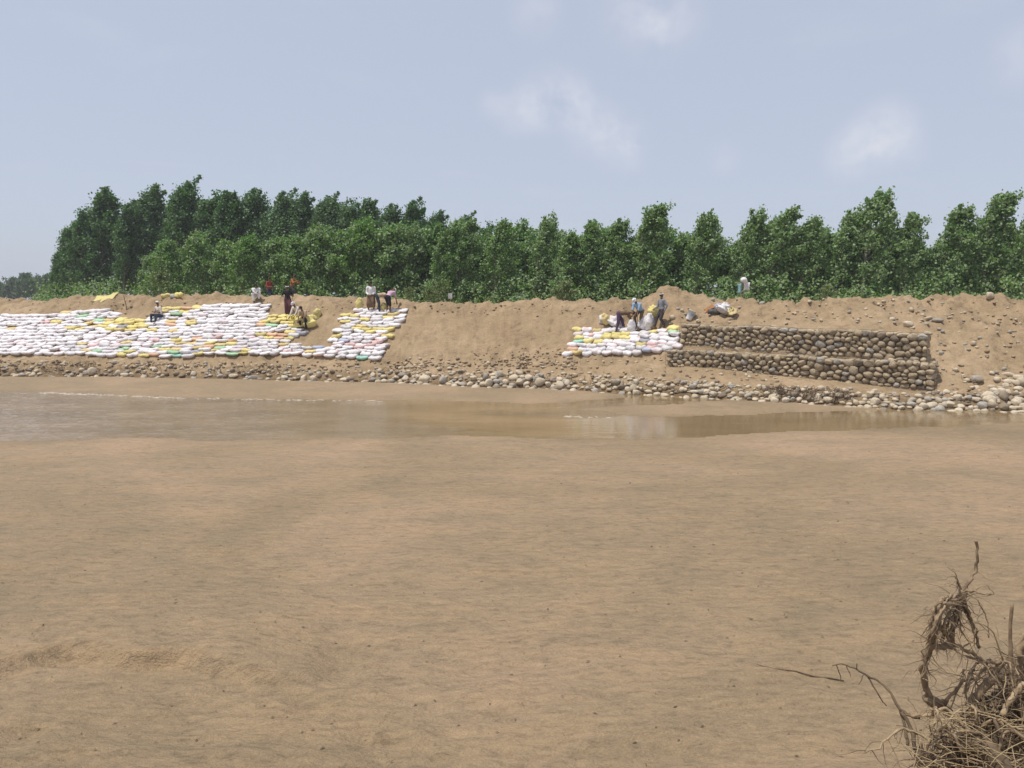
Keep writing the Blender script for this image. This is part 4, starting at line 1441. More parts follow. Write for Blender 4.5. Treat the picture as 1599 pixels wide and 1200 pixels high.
# seated on the sandbags
p = stand(250, 500, .12)
person('worker in a pale cap sitting on the sandbags with hands on his knees', p, RIV - .5, (0, 0, .10), .18, [(-.16, .42, -.36), (.14, .45, -.36)], [(-.14, .34, .30), (.16, .30, .30)],
       (0, .12, 1), 'cream', 'navy', 'trousers', 'cap', 'short', ground=False)
p = stand(401, 470)
person('man in white clothes squatting on top of the bank with arms folded on his knees', p, RIV + .2, (0, -.12, .24), .50, [(-.14, .12, 0), (.14, .14, 0)], [(.10, .42, .42), (-.08, .40, .44)],
       (0, .35, 1), 'white', 'white', 'trousers', 'hair', 'long')
p = (at_y(420, 462, 46.2)); p = (p[0], 46.2, gz(p[0], 46.2))
person('person in a red top standing behind the bank near the squatting man', p, RIV + 1.1, (0, 0, .84), .12, [(-.08, 0, 0), (.1, .12, 0)], [(-.22, .2, .95), (.18, .34, 1.0)], (0, .2, 1), 'red', 'navy', 'trousers', 'hair', 'short', scale=.94)
p = stand(450, 491)
person('worker standing in a dark shirt and long maroon wrapped skirt', p, RIV + .25, (0, 0, .88), .06, [(-.09, 0, 0), (.10, .05, 0)], [(-.20, .26, 1.08), (.22, .20, 1.02)], (0, .2, 1), 'black', 'maroon', 'longskirt', 'band', 'short', scale=.93)
p = (at_y(456, 462, 46.0)); p = (p[0], 46.0, gz(p[0], 46.0))
person('person in an orange top leaning against a trunk behind the bank', p, RIV + 1.3, (0, 0, .84), .30, [(-.08, -.05, 0), (.1, .12, 0)], [(-.15, .52, 1.12), (.18, .50, 1.18)], (0, .5, 1), 'orange', 'darkgrey', 'trousers', 'hair', 'long', scale=.95)
p = stand(466, 509, .03)
person('worker in a cream shirt and white turban stooping over a yellow sack', p, RIV - .5, (0, -.12, .62), .75, [(-.17, .10, 0), (.17, .0, 0)], [(-.16, .50, .42), (.20, .48, .40)], (0, .6, .8), 'cream', 'yellow', 'lungi', 'turban', 'long')
p = stand(476, 514, .02)
person('bareheaded worker in dark trousers crouching behind the yellow sacks', p, RIV - .2, (0, -.1, .62), .8, [(-.15, .12, 0), (.15, .02, 0)], [(-.15, .52, .35), (.15, .5, .35)], (0, .6, .8), 'tan', 'black', 'trousers', 'hair', 'short')
p = stand(580, 488)
person('bearded man standing in a white shirt and short brown wrapped skirt', p, RIV + .1, (0, 0, .87), .05, [(-.13, .06, 0), (.15, -.02, 0)], [(-.08, .24, .95), (.12, .26, .93)], (-.1, .28, 1), 'white', 'brown', 'lungi', 'hair', 'long')
p = stand(596, 489)
person('worker in a tan shirt and blue jeans bent double at the waist', p, -1.4, (0, -.22, .86), 1.45, [(-.1, -.2, 0), (.12, -.1, 0)], [(-.12, .38, .40), (.14, .42, .38)], (0, 1, .0), 'tan', 'navy', 'trousers', 'hair', 'short')
p = stand(608, 490)
person('worker in a pink shirt and black shorts bending forward, seen from behind', p, -.5, (0, -.12, .84), .95, [(-.14, -.05, 0), (.15, -.12, 0)], [(-.2, .34, .45), (.25, .36, .5)], (0, .9, .5), 'pink', 'black', 'shorts', 'scarf', 'short')
p = stand(975, 519)
person('worker in a brown shirt and purple trousers bent double filling a sack', p, -1.65, (0, -.28, .88), 1.5, [(-.14, .02, 0), (.14, -.42, 0)], [(-.12, .40, .36), (.14, .42, .34)], (0, 1, -.1), 'brown', 'purple', 'trousers', 'hair', 'short')
p = stand(998, 513)
person('worker in a light blue shirt and white head cloth stooping with a hoe', p, RIV - .75, (0, -.1, .86), .85, [(-.15, 0, 0), (.15, .06, 0)], [(-.08, .48, .68), (.1, .50, .52)], (.0, .8, .6), 'blue', 'brown', 'trousers', 'turban', 'short')
p = stand(1033, 514)
person('man in a grey shirt with a white headband walking along the stack top', p, RIV - 1.2, (0, 0, .86), .05, [(-.08, -.12, 0), (.10, .42, 0)], [(-.26, .02, .82), (.20, .28, .92)], (0, .15, 1), 'grey', 'darkgrey', 'trousers', 'band', 'long')

bpy.context.view_layer.update()
for o, vox, it in PENDING:
    m = o.modifiers.new('fuse', 'REMESH'); m.mode = 'VOXEL'; m.voxel_size = vox; m.use_smooth_shade = True
    m = o.modifiers.new('soft', 'SMOOTH'); m.iterations = it; m.factor = .5
    m = o.modifiers.new('thin', 'DECIMATE'); m.ratio = .35
dg = bpy.context.evaluated_depsgraph_get()
news = []
for o, vox, it in PENDING:
    me = bpy.data.meshes.new_from_object(o.evaluated_get(dg))
    news.append(me)
for (o, vox, it), me in zip(PENDING, news):
    o.modifiers.clear()
    mats = list(o.data.materials)
    o.data = me
    if len(me.materials) == 0:
        for m in mats: me.materials.append(m)
    me.polygons.foreach_set('use_smooth', [True] * len(me.polygons))

# ------------------------------------------------------------------ sacks, tools and litter on the bank
def sack_mesh(seed, h, r, limp=.3, flop=0.0):
    """half-filled upright sack with a gathered, folded-over mouth"""
    rg = np.random.default_rng(seed); off = rg.random(3) * 30
    vs = []; fs = []; nu, nv = 11, 16
    for i in range(nu):
        t = i / (nu - 1)
        rr = r * (.75 + .45 * math.sin(min(t * 2.4 + .3, 3.0))) * (1 - .45 * max(0, t - .6) / .4)
        for j in range(nv):
            an = 2 * math.pi * j / nv
            nn = float(fbm(t * 4 + off[0], math.cos(an) * 1.3 + math.sin(an) * 2.1 + off[1], 3, 2))
            q = rr * (1 + (.25 + limp) * nn)
            z = h * t * (1 - .1 * limp) + .05 * nn
            vs.append((q * math.cos(an) + flop * t * t * h, .62 * q * math.sin(an), z))
    for i in range(nu - 1):
        for j in range(nv):
            k2 = (j + 1) % nv
            fs.append((i * nv + j, i * nv + k2, (i + 1) * nv + k2, (i + 1) * nv + j))
    fs.append(tuple(range(nv - 1, -1, -1)))
    # the mouth, folded inwards
    b = len(vs)
    for j in range(nv):
        x, y, z = vs[(nu - 1) * nv + j]
        vs.append((x * .72 + flop * h * .28, y * .6, z - .10))
    for j in range(nv):
        k2 = (j + 1) % nv
        fs.append(((nu - 1) * nv + j, (nu - 1) * nv + k2, b + k2, b + j))
    fs.append(tuple(b + j for j in range(nv)))
    return mesh_np('sack', vs, fs)
def sack(px, py, label, colr, h, r, seed, rz=0., tilt=0., limp=.3, flop=0., dz=0., dy=0., grp='loose sacks lying about the bank'):
    p = hit(px, py)
    o = link('sack', with_mat(sack_mesh(seed, h, r, limp, flop), BAGC[colr]))
    o.matrix_world = Matrix.Translation((p[0], p[1] + dy, p[2] + dz)) @ Matrix.Rotation(rz, 4, 'Z') @ Matrix.Rotation(tilt, 4, 'Y')
    return tag(o, label, 'sack', grp)
sack(561, 487, 'upright yellow sack standing on the top left corner of the narrow stack', 'yellow', .75, .17, 1, .3, .05, .5)
sack(597, 487, 'crumpled yellow sack lying between the feet of the stooping workers', 'yellow', .45, .2, 2, .9, .9, .6, dz=.08)
sack(486, 512, 'large bulging yellow sack beside the crouching workers', 'yellow', .72, .27, 3, .1, -.15, .6)
sack(493, 502, 'knotted yellow sack leaning behind the large bulging one', 'yellow', .70, .20, 4, .7, .2, .7, dy=.15)
sack(470, 512, 'yellow sack held open below the turbaned worker', 'yellow', .62, .24, 5, .5, -.1, .4, dy=-.15)
sack(958, 513, 'crumpled white sack at the front of the empty-sack heap', 'white', .55, .34, 6, .2, .5, .7)
sack(966, 511, 'limp white sack folded at the back of the empty-sack heap', 'pinkish white', .62, .30, 7, 1.4, -.5, .8, dy=.2)
sack(950, 511, 'flattened yellow sack sticking out of the empty-sack heap', 'tan', .6, .16, 8, .4, -.6, .6, dy=.1, dz=.1)
sack(945, 508, 'thin white sack corner at the left of the empty-sack heap', 'white', .45, .16, 9, .4, -.7, .6, dy=.2, dz=.1)
sack(986, 520, 'open white sack being filled by the worker in purple trousers', 'white', .60, .20, 10, .1, .05, .3)
sack(1002, 517, 'leaning white sack beside the hoe, half filled', 'white', .72, .24, 11, .2, .45, .4, dz=.02)
sack(1013, 516, 'tall white sack standing against the leaning one', 'white', .82, .21, 12, .6, .05, .45)
sack(1017, 505, 'yellow sack piled on top of the tall white sack', 'yellow', .55, .24, 13, .2, .4, .5, dz=.32)
sack(252, 467, 'flat yellow sack lying on the crest behind the seated worker', 'yellow', .85, .13, 14, .1, 1.45, .9, dz=.10)
sack(266, 467, 'pale grey sack between the yellow ones on the crest', 'grey', .5, .12, 15, .3, 1.4, .9, dz=.06)
sack(274, 466, 'full yellow sack at the right end of the crest pile', 'yellow', .62, .13, 16, -.2, 1.45, 1.0, dz=.12)
sack(1117, 487, 'grey plastic sack at the left of the litter pile above the gabions', 'grey', .4, .15, 17, .1, 1.0, .5, dz=.08)
sack(1128, 491, 'large white plastic sack in the litter pile above the gabions', 'white', .38, .30, 18, .2, .5, 1.0)
sack(1142, 490, 'dull yellow plastic sack at the right of the litter pile', 'tan', .30, .26, 19, 1.2, -.5, 1.0)
sack(1134, 486, 'white plastic sack bundled at the back of the litter pile', 'white', .42, .22, 20, .7, .1, 1.0, dy=.2)
# yellow sheet on the crest at the left
def sheet(name, pts_px, w, mat, label, cat, lift=.03):
    P = [hit(px, py) for px, py in pts_px]
    vs = []; fs = []
    n = len(P)
    for i, q in enumerate(P):
        for j in range(5):
            t = j / 4 - .5
            x, y = q[0] + .05 * math.sin(i * 2 + j), q[1] + t * w
            vs.append((x, y, gz(x, y) + lift + .05 * float(vnoise(i * 1.3, j * 1.7, 3)) + .02))
    m = len(vs)
    for (x, y, z) in list(vs): vs.append((x, y, z - .012))
    for i in range(n - 1):
        for j in range(4):
            a = i * 5 + j
            fs.append((a, a + 5, a + 6, a + 1)); fs.append((m + a, m + a + 1, m + a + 6, m + a + 5))
    o = link(name, mesh_np(name, vs, fs), mat)
    return tag(o, label, cat)
sheet('plastic_sheet', [(148, 469), (156, 467), (164, 465), (170, 463), (176, 462), (182, 463)], .9, BAGC['yellow'], 'yellow plastic sheet draped over the crest at the left', 'sheet')
sheet('orange_cloth', [(1099, 487), (1104, 485), (1109, 483), (1114, 482), (1119, 481)], .5, M['c_orange'], 'orange cloth spread beside the litter pile above the gabions', 'cloth')
# bucket
p = hit(1078, 501)
e = empty('bucket', (p[0], p[1], p[2] + .16), 'white plastic bucket tipped over above the left end of the gabions', 'bucket')
e.rotation_euler = (R(12), R(22), R(20))
mb = MB()
prof = [(0, -.2), (.14, -.2), (.145, -.17), (.18, .19), (.195, .19), (.195, .21), (.172, .21), (.135, -.165), (0, -.165)]
ns = 18; vs = []; fs = []
for r_, z_ in prof:
    for j in range(ns):
        a = 2 * math.pi * j / ns
        vs.append((max(r_, .001) * math.cos(a), max(r_, .001) * math.sin(a), z_ * 1.15))
for i in range(len(prof) - 1):
    for j in range(ns):
        k2 = (j + 1) % ns
        fs.append((i * ns + j, i * ns + k2, (i + 1) * ns + k2, (i + 1) * ns + j))
mb.add(vs, fs); mb.build('shell', M['bucket'], e)
mb = MB(); vs = []; fs = []
for i in range(2):
    for j in range(7):
        a = -math.pi / 2 - .6 + 1.2 * j / 6
        r_ = .168 + .012 * i
        vs.append((r_ * math.cos(a), r_ * math.sin(a), -.02 + .13 * i))
for j in range(6): fs.append((j, j + 1, j + 8, j + 7))
mb.add(vs, fs); mb.build('printed_band', M['bucket_mark'], e)
mb = MB(); mb.tube([(.19 * math.cos(a), .02 - .12 * math.sin(a), .21 + .03 * math.sin(a)) for a in np.linspace(0, math.pi, 9)], .006, 5); mb.build('handle', M['wire'], e)
# dark roll in the litter
p = hit(1114, 492)
mb = MB(); mb.tube([(-.25, .1, .12), (-.05, .03, .13), (.15, -.05, .12), (.28, -.1, .12)], [.11, .125, .125, .11], 12)
o = mb.build('rubber_roll', M['rubber']); o.location = p
tag(o, 'dark rolled rubber mat lying left of the plastic sacks', 'roll')
# hoe held by the man in blue
p = hit(994, 514)
e = empty('hoe', (p[0], p[1] - .15, p[2]), 'wooden-handled hoe standing upright by the worker in light blue', 'hoe')
mb = MB(); mb.tube([(0, 0, .05), (.02, .02, .7), (.03, .05, 1.45)], [.018, .02, .018], 7); mb.build('handle', M['wood'], e)
mb = MB(); mb.box((-.02, -.08, .06), (.09, .11, .006), Matrix.Rotation(.35, 3, 'X')); mb.build('blade', M['rubber'], e, False)
# leaning stick of the man in maroon
p = hit(458, 490)
mb = MB(); mb.tube([(.12, 0, -.05), (.05, .02, .45), (-.06, .05, 1.0)], [.014, .014, .012], 6)
o = mb.build('walking_stick', M['wood']); o.location = p; tag(o, 'thin stick held by the worker in the maroon skirt', 'stick')
# dark stake by the hollow
p = hit(197, 486)
mb = MB(); mb.tube([(.05, 0, -.1), (.0, .02, .3), (-.07, .03, .62), (-.10, .0, .86)], [.022, .022, .02, .016], 6); mb.tube([(-.03, .02, .45), (.10, .05, .62)], [.012, .008], 5)
o = mb.build('stake', M['twig']); o.location = p; tag(o, 'dark crooked stake stuck in the hollow left of the seated worker', 'stake')
# clothes drying on a pole behind the gabions
X = at_y(1160, 474, 38.0)[0]; zz = gz(X, 38.0)
e = empty('pole', (X, 38.0, zz), 'thin wooden pole standing against the trees above the gabions', 'pole')
mb = MB(); mb.tube([(0, 0, -.1), (.02, .0, .6), (.0, .02, 1.25)], [.028, .026, .02], 7); mb.build('shaft', M['wood'], e)
mb = MB(); mb.tube([(-.34, .0, 1.02), (0, -.02, 1.06), (.34, .0, 1.0)], [.014, .016, .012], 6); mb.build('crossbar', M['wood'], e)
def hang(name, x0, x1, z0, z1, mat, label, seed):
    rg = np.random.default_rng(seed); vs = []; fs = []
    nx, nz = 8, 8
    for s_ in (-1, 1):
        for i in range(nx):
            for j in range(nz):
                a = i / (nx - 1); t = j / (nz - 1)
                pinch = 1 - .25 * math.sin(t * 3)
                x = (x0 + x1) / 2 + (a - .5) * (x1 - x0) * pinch
                vs.append((x, -.02 + s_ * (.012 + .035 * math.sin(math.pi * a)) + .06 * float(fbm(a * 3 + seed, t * 2, 3, seed)), z0 + (z1 - z0) * (1 - t) + .03 * float(vnoise(a * 4, seed))))
    m = nx * nz
    for i in range(nx - 1):
        for j in range(nz - 1):
            a = i * nz + j
            fs.append((a, a + nz, a + nz + 1, a + 1)); fs.append((m + a, m + a + 1, m + a + nz + 1, m + a + nz))
    for i in range(nx - 1):
        fs.append((i * nz, m + i * nz, m + (i + 1) * nz, (i + 1) * nz)); b = nz - 1
        fs.append((i * nz + b, (i + 1) * nz + b, m + (i + 1) * nz + b, m + i * nz + b))
    o = link(name, mesh_np(name, vs, fs), mat); o.location = (X, 37.97, zz)
    return tag(o, label, 'cloth')
hang('shirt', -.02, .32, .66, 1.04, M['c_white'], 'white shirt hung from the right side of the pole', 4)
hang('towel', -.32, -.08, .50, .98, M['c_teal'], 'teal towel hung from the left side of the pole', 5)
mb = MB(); ellip(mb, (0, -.03, 1.16), (.17, .14, .14)); ellip(mb, (.06, -.04, 1.09), (.13, .11, .10))
o = mb.build('white_bundle', M['c_white']); o.location = (X, 38.0, zz); tag(o, 'white cloth bundle tied to the top of the pole', 'bundle')
# little white board among the trees
X2 = at_y(703, 465, 45.0)[0]; z2 = gz(X2, 45.0)
tz = at_y(703, 458.5, 45.0)[2]
e = empty('board', (X2, 45.0, z2), 'small blank white board on a post in front of the trees', 'sign')
mb = MB(); mb.tube([(0, 0, -.1), (0, 0, tz - z2 - .02)], .02, 6); mb.build('post', M['wood'], e)
mb = MB(); mb.box((0, -.03, tz - z2 - .15), (.12, .012, .16)); mb.build('panel', M['c_plaster'], e, False)

# ------------------------------------------------------------------ the uprooted stump in the near corner
RG = random.Random(31)
def wpath(pts, jitter=.004, sub=4):
    """pixel/depth control points -> smooth world path"""
    P = [at_y(px, py, Y) for px, py, Y in pts]
    P = np.array(P)
    n = len(P)
    t = np.arange(n)
    tt = np.linspace(0, n - 1, (n - 1) * sub + 1)
    out = []
    for x in tt:
        i = min(int(x), n - 2); f = x - i
        p0, p1, p2, p3 = P[max(i - 1, 0)], P[i], P[i + 1], P[min(i + 2, n - 1)]
        q = .5 * ((2 * p1) + (-p0 + p2) * f + (2 * p0 - 5 * p1 + 4 * p2 - p3) * f ** 2 + (-p0 + 3 * p1 - 3 * p2 + p3) * f ** 3)
        out.append(q + np.array([RG.gauss(0, jitter) for _ in range(3)]))
    return out
MM = 4.5 / FPX
def root_tube(mb, path, d0, d1, seg=8):
    n = len(path)
    mb.tube([tuple(q) for q in path], [MM * .42 * (d0 + (d1 - d0) * i / (n - 1)) * (1 + .16 * RG.uniform(-1, 1)) for i in range(n)], seg)
stump = empty('uprooted_stump', (PILE_X, PILE_Y, .7), 'uprooted tangle of brown tree roots in the near right corner', 'tree root')
bo = Vector(stump.location)
ROOTS = [
    ([(1523, 844, 4.5), (1526, 870, 4.5), (1523, 893, 4.5), (1514, 909, 4.5), (1506, 921, 4.5), (1501, 935, 4.5)], 5.5, 6.5, 'root'),
    ([(1492, 900, 4.48), (1498, 915, 4.5), (1502, 931, 4.5)], 3, 6, 'dark_root'),
    ([(1505, 924, 4.5), (1515, 923, 4.46), (1530, 926, 4.42), (1552, 929, 4.4)], 6, 2, 'root'),
    ([(1503, 922, 4.5), (1501, 936, 4.5), (1494, 950, 4.5)], 13, 10, 'root'),
    ([(1501, 934, 4.5), (1486, 931, 4.47), (1475, 934, 4.45), (1466, 946, 4.42), (1457, 962, 4.4), (1456, 991, 4.4), (1454, 1007, 4.42), (1445, 1026, 4.45), (1441, 1048, 4.47), (1446, 1073, 4.5), (1454, 1089, 4.5), (1475, 1100, 4.5)], 8, 13, 'root'),
    ([(1497, 940, 4.5), (1480, 943, 4.42), (1468, 955, 4.38), (1462, 975, 4.36), (1458, 1000, 4.4)], 9, 9, 'pale_root'),
    ([(1495, 946, 4.5), (1490, 969, 4.5), (1486, 991, 4.5), (1484, 1012, 4.5)], 9, 11, 'root'),
    ([(1454, 1008, 4.42), (1470, 1012, 4.44), (1486, 1007, 4.48)], 8, 12, 'root'),
    ([(1490, 948, 4.45), (1476, 968, 4.4), (1474, 985, 4.4), (1482, 1000, 4.45)], 6, 5, 'pale_root'),
    ([(1473, 950, 4.42), (1468, 970, 4.46), (1476, 992, 4.48), (1490, 975, 4.45), (1494, 955, 4.47)], 5, 4, 'root'),
    ([(1503, 938, 4.5), (1511, 959, 4.5), (1519, 975, 4.5), (1525, 991, 4.48), (1527, 1012, 4.46)], 9, 5, 'dark_root'),
    ([(1508, 926, 4.5), (1530, 943, 4.46), (1540, 966, 4.44), (1546, 996, 4.42)], 3, 1.4, 'root'),
    ([(1487, 1006, 4.5), (1511, 1016, 4.5), (1530, 1030, 4.5), (1545, 1035, 4.5), (1562, 1034, 4.52)], 7, 7, 'root'),
    ([(1567, 1028, 4.55), (1549, 1057, 4.52), (1530, 1083, 4.5), (1515, 1102, 4.5)], 19, 16, 'root'),
    ([(1506, 1045, 4.46), (1505, 1060, 4.45), (1495, 1076, 4.45), (1477, 1095, 4.45)], 4, 7, 'root'),
    ([(1425, 1118, 4.40), (1440, 1119, 4.40), (1455, 1116, 4.38), (1478, 1106, 4.36), (1495, 1124, 4.33), (1511, 1140, 4.3), (1532, 1147, 4.28)], 6, 7, 'pale_root'),
    ([(1480, 1150, 4.25), (1501, 1143, 4.25), (1527, 1144, 4.27), (1545, 1150, 4.3)], 7, 5, 'pale_root'),
    ([(1599, 1065, 4.4), (1587, 1080, 4.4), (1574, 1099, 4.38), (1563, 1117, 4.36)], 9, 11, 'pale_root'),
    ([(1558, 1124, 4.3), (1578, 1140, 4.28), (1604, 1153, 4.26)], 6, 8, 'pale_root'),
    ([(1590, 1100, 4.45), (1600, 1120, 4.4), (1612, 1135, 4.4)], 12, 12, 'root'),
    ([(1446, 1090, 4.5), (1462, 1102, 4.5), (1485, 1112, 4.5)], 16, 12, 'root'),
    ([(1520, 1098, 4.55), (1545, 1090, 4.6), (1575, 1088, 4.62), (1610, 1082, 4.62)], 12, 10, 'dark_root'),
    ([(1595, 1010, 4.6), (1590, 1040, 4.6), (1585, 1080, 4.6)], 10, 16, 'root'),
    ([(1612, 985, 4.6), (1598, 1000, 4.6), (1590, 1025, 4.58)], 18, 10, 'pale_root'),
]
ARCH = [(1499, 936, 4.47), (1484, 936, 4.44), (1470, 944, 4.41), (1461, 962, 4.39), (1456, 991, 4.4), (1453, 1010, 4.42), (1445, 1030, 4.45), (1443, 1055, 4.47), (1450, 1085, 4.5)]
for j in range(9):
    a_ = RG.randrange(0, 3); b_ = RG.randrange(5, 9)
    ROOTS.append(([(px + RG.uniform(-7, 9), py + RG.uniform(-6, 6), Y + RG.uniform(-.05, .05)) for px, py, Y in ARCH[a_:b_]], RG.uniform(3, 6), RG.uniform(2, 5), RG.choice(('root', 'root', 'pale_root', 'dark_root'))))
for j in range(7):
    x0, x1 = RG.uniform(1488, 1512), RG.uniform(1466, 1530)
    ROOTS.append(([(x0, 940 + RG.uniform(-8, 8), 4.5), ((x0 + x1) / 2 + RG.uniform(-10, 10), 968, 4.47), (x1, 1000 + RG.uniform(-12, 14), 4.46 + RG.uniform(-.06, .06))], RG.uniform(3, 6), RG.uniform(1, 2.5), RG.choice(('root', 'dark_root'))))
for j in range(16):
    x0, y0 = RG.uniform(1505, 1610), RG.uniform(1020, 1110)
    dx_ = RG.uniform(-55, 55)
    ROOTS.append(([(x0, y0, 4.55), (x0 + dx_ * .5 + RG.uniform(-8, 8), y0 + RG.uniform(5, 30), 4.48), (x0 + dx_, y0 + RG.uniform(30, 70), 4.42)], RG.uniform(3, 8), RG.uniform(1.5, 4), RG.choice(('root', 'root', 'pale_root', 'dark_root'))))
for j in range(14):
    x0, y0 = RG.uniform(1430, 1600), RG.uniform(1110, 1180)
    dx_ = RG.uniform(-80, 80)
    ROOTS.append(([(x0, y0, 4.34), (x0 + dx_ * .4, y0 + RG.uniform(-16, 14), 4.27), (x0 + dx_ * .8, y0 + RG.uniform(-8, 26), 4.22), (x0 + dx_ * 1.1, y0 + RG.uniform(0, 40), 4.2)], RG.uniform(3, 9), RG.uniform(2, 5), RG.choice(('root', 'pale_root', 'pale_root', 'dark_root'))))
paths = []
for pts, d0, d1, mt in ROOTS:
    mb = MB(); pa = wpath(pts)
    paths.append((pa, max(d0, d1)))
    root_tube(mb, [q - np.array(bo) for q in pa], d0, d1)
    mb.build('root', M[mt], stump)
# fine rootlets growing off every root
for colr, cnt in (('root', 420), ('dark_root', 220), ('pale_root', 190)):
    mb = MB()
    for _ in range(cnt):
        pa, dm = RG.choice(paths)
        q = np.array(RG.choice(pa)) - np.array(bo)
        L = RG.uniform(.05, .24); d = np.array([RG.gauss(0, 1), RG.gauss(0, .6), RG.gauss(-.45, .8)]); d /= np.linalg.norm(d)
        pts = [q]; nseg = 6
        for s in range(nseg):
            d = d + np.array([RG.gauss(0, .35), RG.gauss(0, .35), RG.gauss(-.14, .3)]); d /= np.linalg.norm(d)
            pts.append(pts[-1] + d * L / nseg)
        r = RG.uniform(.0012, .0034)
        mb.tube([tuple(z) for z in pts], [r * (1 - .8 * i / nseg) for i in range(nseg + 1)], 4, cap=False)
    o = mb.build('rootlets', M[colr], stump); o['kind'] = 'stuff'
# matted litter at the foot of the stump
for colr, cnt, nm in (('dark_root', 620, 'root_mat'), ('root', 800, 'root_mat'), ('pale_root', 420, 'root_mat')):
    mb = MB()
    for _ in range(cnt):
        px, py = RG.uniform(1415, 1625), RG.uniform(990, 1215)
        if py < 1215 - (px - 1400) * 1.0 + RG.gauss(0, 12): continue
        Y = 4.60 + RG.uniform(-.18, .22) - max(0, py - 1100) * .0028
        q = at_y(px, py, Y)
        zs_ = float(sand_z(np.array([q[0]]), np.array([q[1]]))[0])
        q = np.array([q[0], q[1], max(q[2], zs_ + .01)]) - np.array(bo)
        L = RG.uniform(.08, .34); a = RG.gauss(.1, 1.0)
        d = np.array([math.cos(a), math.sin(a) * .7, RG.gauss(.05, .3)])
        pts = [q]
        for s in range(5):
            d = d + np.array([RG.gauss(0, .22), RG.gauss(0, .22), RG.gauss(-.02, .2)]); d /= np.linalg.norm(d)
            pts.append(pts[-1] + d * L / 5)
        r = RG.uniform(.0015, .0075)
        mb.tube([tuple(z) for z in pts], [r * (1 - .7 * i / 5) for i in range(6)], 4, cap=False)
    o = mb.build(nm, M[colr], stump); o['kind'] = 'stuff'
# clods of soil still held by the roots
clod_me = with_mat(LOW[0], M['dark_root'])
for (px, py, Y, s) in ((1446, 1185, 4.30, .07), (1530, 1130, 4.62, .10), (1590, 1060, 4.75, .16), (1600, 1120, 4.6, .18), (1560, 1150, 4.45, .15), (1500, 1195, 4.4, .12)):
    o = link('soil_clod', with_mat(LOW[RG.randrange(6)], M['dark_root']), None, stump)
    q = Vector(at_y(px, py, Y)) - bo
    o.location = q; o.scale = (s, s * .8, s * .8); o.rotation_euler = (RG.random() * 3, RG.random() * 3, RG.random() * 3)
# dry straw
mb = MB()
for _ in range(60):
    px, py = RG.uniform(1440, 1620), RG.uniform(1120, 1215)
    Y = 4.28 + RG.uniform(-.12, .12) - (py - 1120) * .0015
    q = at_y(px, py, Y)
    L = RG.uniform(.12, .42); a = RG.gauss(2.6, .5)
    d = np.array([math.cos(a), RG.gauss(0, .3), abs(math.sin(a)) * .8])
    pts = [q]
    for s in range(5):
        d = d + np.array([RG.gauss(0, .08), RG.gauss(0, .08), -.10]); d /= np.linalg.norm(d)
        pts.append(pts[-1] + d * L / 5)
    r = RG.uniform(.0012, .003)
    mb.tube([tuple(z) for z in pts], [r, r, r * .9, r * .8, r * .6, r * .3], 4, cap=False)
o = mb.build('dry_straw', M['straw'])
tag(o, 'dry yellow straw caught over the roots', 'straw', None, 'stuff')
mb = MB(); root_tube(mb, wpath([(1528, 972, 4.45), (1549, 985, 4.45), (1558, 1007, 4.46), (1566, 1030, 4.47)], .001), 2, 3.6, 6)
tag(mb.build('straw_stalk', M['straw']), 'single pale yellow stalk arching over the stump', 'stalk')
mb = MB(); root_tube(mb, wpath([(1581, 943, 4.5), (1578, 978, 4.5), (1578, 1022, 4.5), (1576, 1075, 4.5), (1574, 1120, 4.5)], .001), 6, 8, 8)
tag(mb.build('upright_stick', M['root']), 'straight brown stick standing upright at the right edge of the roots', 'stick')
mb = MB(); root_tube(mb, wpath([(1492, 1165, 4.3), (1520, 1160, 4.28), (1550, 1180, 4.22), (1570, 1215, 4.15)], .002), 34, 44, 12)
tag(mb.build('buried_log', M['dark_root']), 'dark damp log lying under the roots at the bottom edge', 'log')
fb = empty('fallen_branch', tuple(at_y(1400, 1110, 4.5)), 'thin forked dead branch reaching left from the roots over the sand', 'branch')
fo_ = np.array(fb.location)
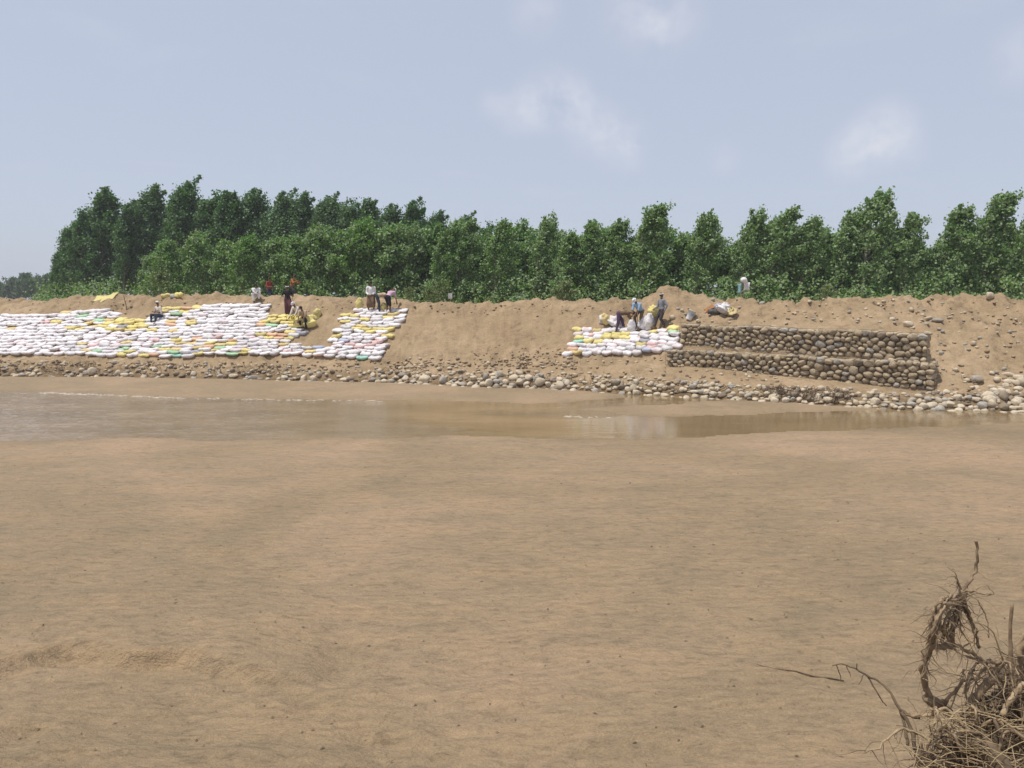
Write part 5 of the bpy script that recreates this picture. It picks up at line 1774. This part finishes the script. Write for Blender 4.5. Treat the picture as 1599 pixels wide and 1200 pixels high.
BR = [([(1299, 1040, 4.75), (1318, 1038, 4.74), (1337, 1045, 4.72), (1356, 1056, 4.7), (1375, 1066, 4.66), (1391, 1083, 4.6), (1403, 1105, 4.55), (1422, 1118, 4.48), (1435, 1121, 4.44)], 2.5, 7, 'stem'),
      ([(1356, 1058, 4.7), (1372, 1086, 4.66), (1384, 1103, 4.64)], 3.4, 2.2, 'side_twig'),
      ([(1306, 1039, 4.75), (1313, 1060, 4.75), (1308, 1064, 4.75)], 2.2, 1.2, 'side_twig'),
      ([(1322, 1040, 4.74), (1329, 1058, 4.74)], 1.8, 1., 'side_twig'),
      ([(1349, 1053, 4.7), (1341, 1070, 4.7)], 1.8, 1., 'side_twig'),
      ([(1337, 1045, 4.72), (1338, 1036, 4.72)], 3, 1.5, 'side_twig'),
      ([(1403, 1105, 4.55), (1412, 1130, 4.5), (1418, 1165, 4.42)], 5, 7, 'side_twig'),
      ([(1408, 1112, 4.52), (1424, 1140, 4.46), (1430, 1170, 4.38)], 6, 9, 'side_twig')]
for pts, d0, d1, nm in BR:
    mb = MB(); root_tube(mb, [q - fo_ for q in wpath(pts, .002)], d0, d1, 7); mb.build(nm, M['dark_root'], fb)
def on_sand(px, py, lift):
    q = at_z(px, py, .05)
    for _ in range(3):
        z = float(sand_z(np.array([q[0]]), np.array([q[1]]))[0]); q = at_z(px, py, z)
    return (q[0], q[1], q[2] + lift)
mb = MB(); mb.tube([on_sand(px, py, .006) for px, py in ((1169, 1035), (1190, 1041), (1213, 1046), (1242, 1049), (1270, 1057), (1295, 1060), (1318, 1064))], [.003, .005, .006, .006, .008, .008, .006], 5)
tag(mb.build('thin_twig', M['twig']), 'long thin twig lying on the sand left of the dead branch', 'twig')

# ------------------------------------------------------------------ dusty summer air
hb = MB(); hb.box((0, 2000, 8.0), (9000, 9000, 11.0))
hm = bpy.data.materials.new('haze'); hm.use_nodes = True
ht = hm.node_tree
for n in list(ht.nodes):
    if n.type != 'OUTPUT_MATERIAL': ht.nodes.remove(n)
pv = ht.nodes.new('ShaderNodeVolumePrincipled')
pv.inputs['Color'].default_value = (.93, .95, 1, 1)
pv.inputs['Density'].default_value = .0006
ht.links.new(pv.outputs[0], ht.nodes['Material Output'].inputs['Volume'])
hz_o = hb.build('haze', hm, None, False)
tag(hz_o, 'thin pale dusty haze over the river', 'haze', None, 'stuff')
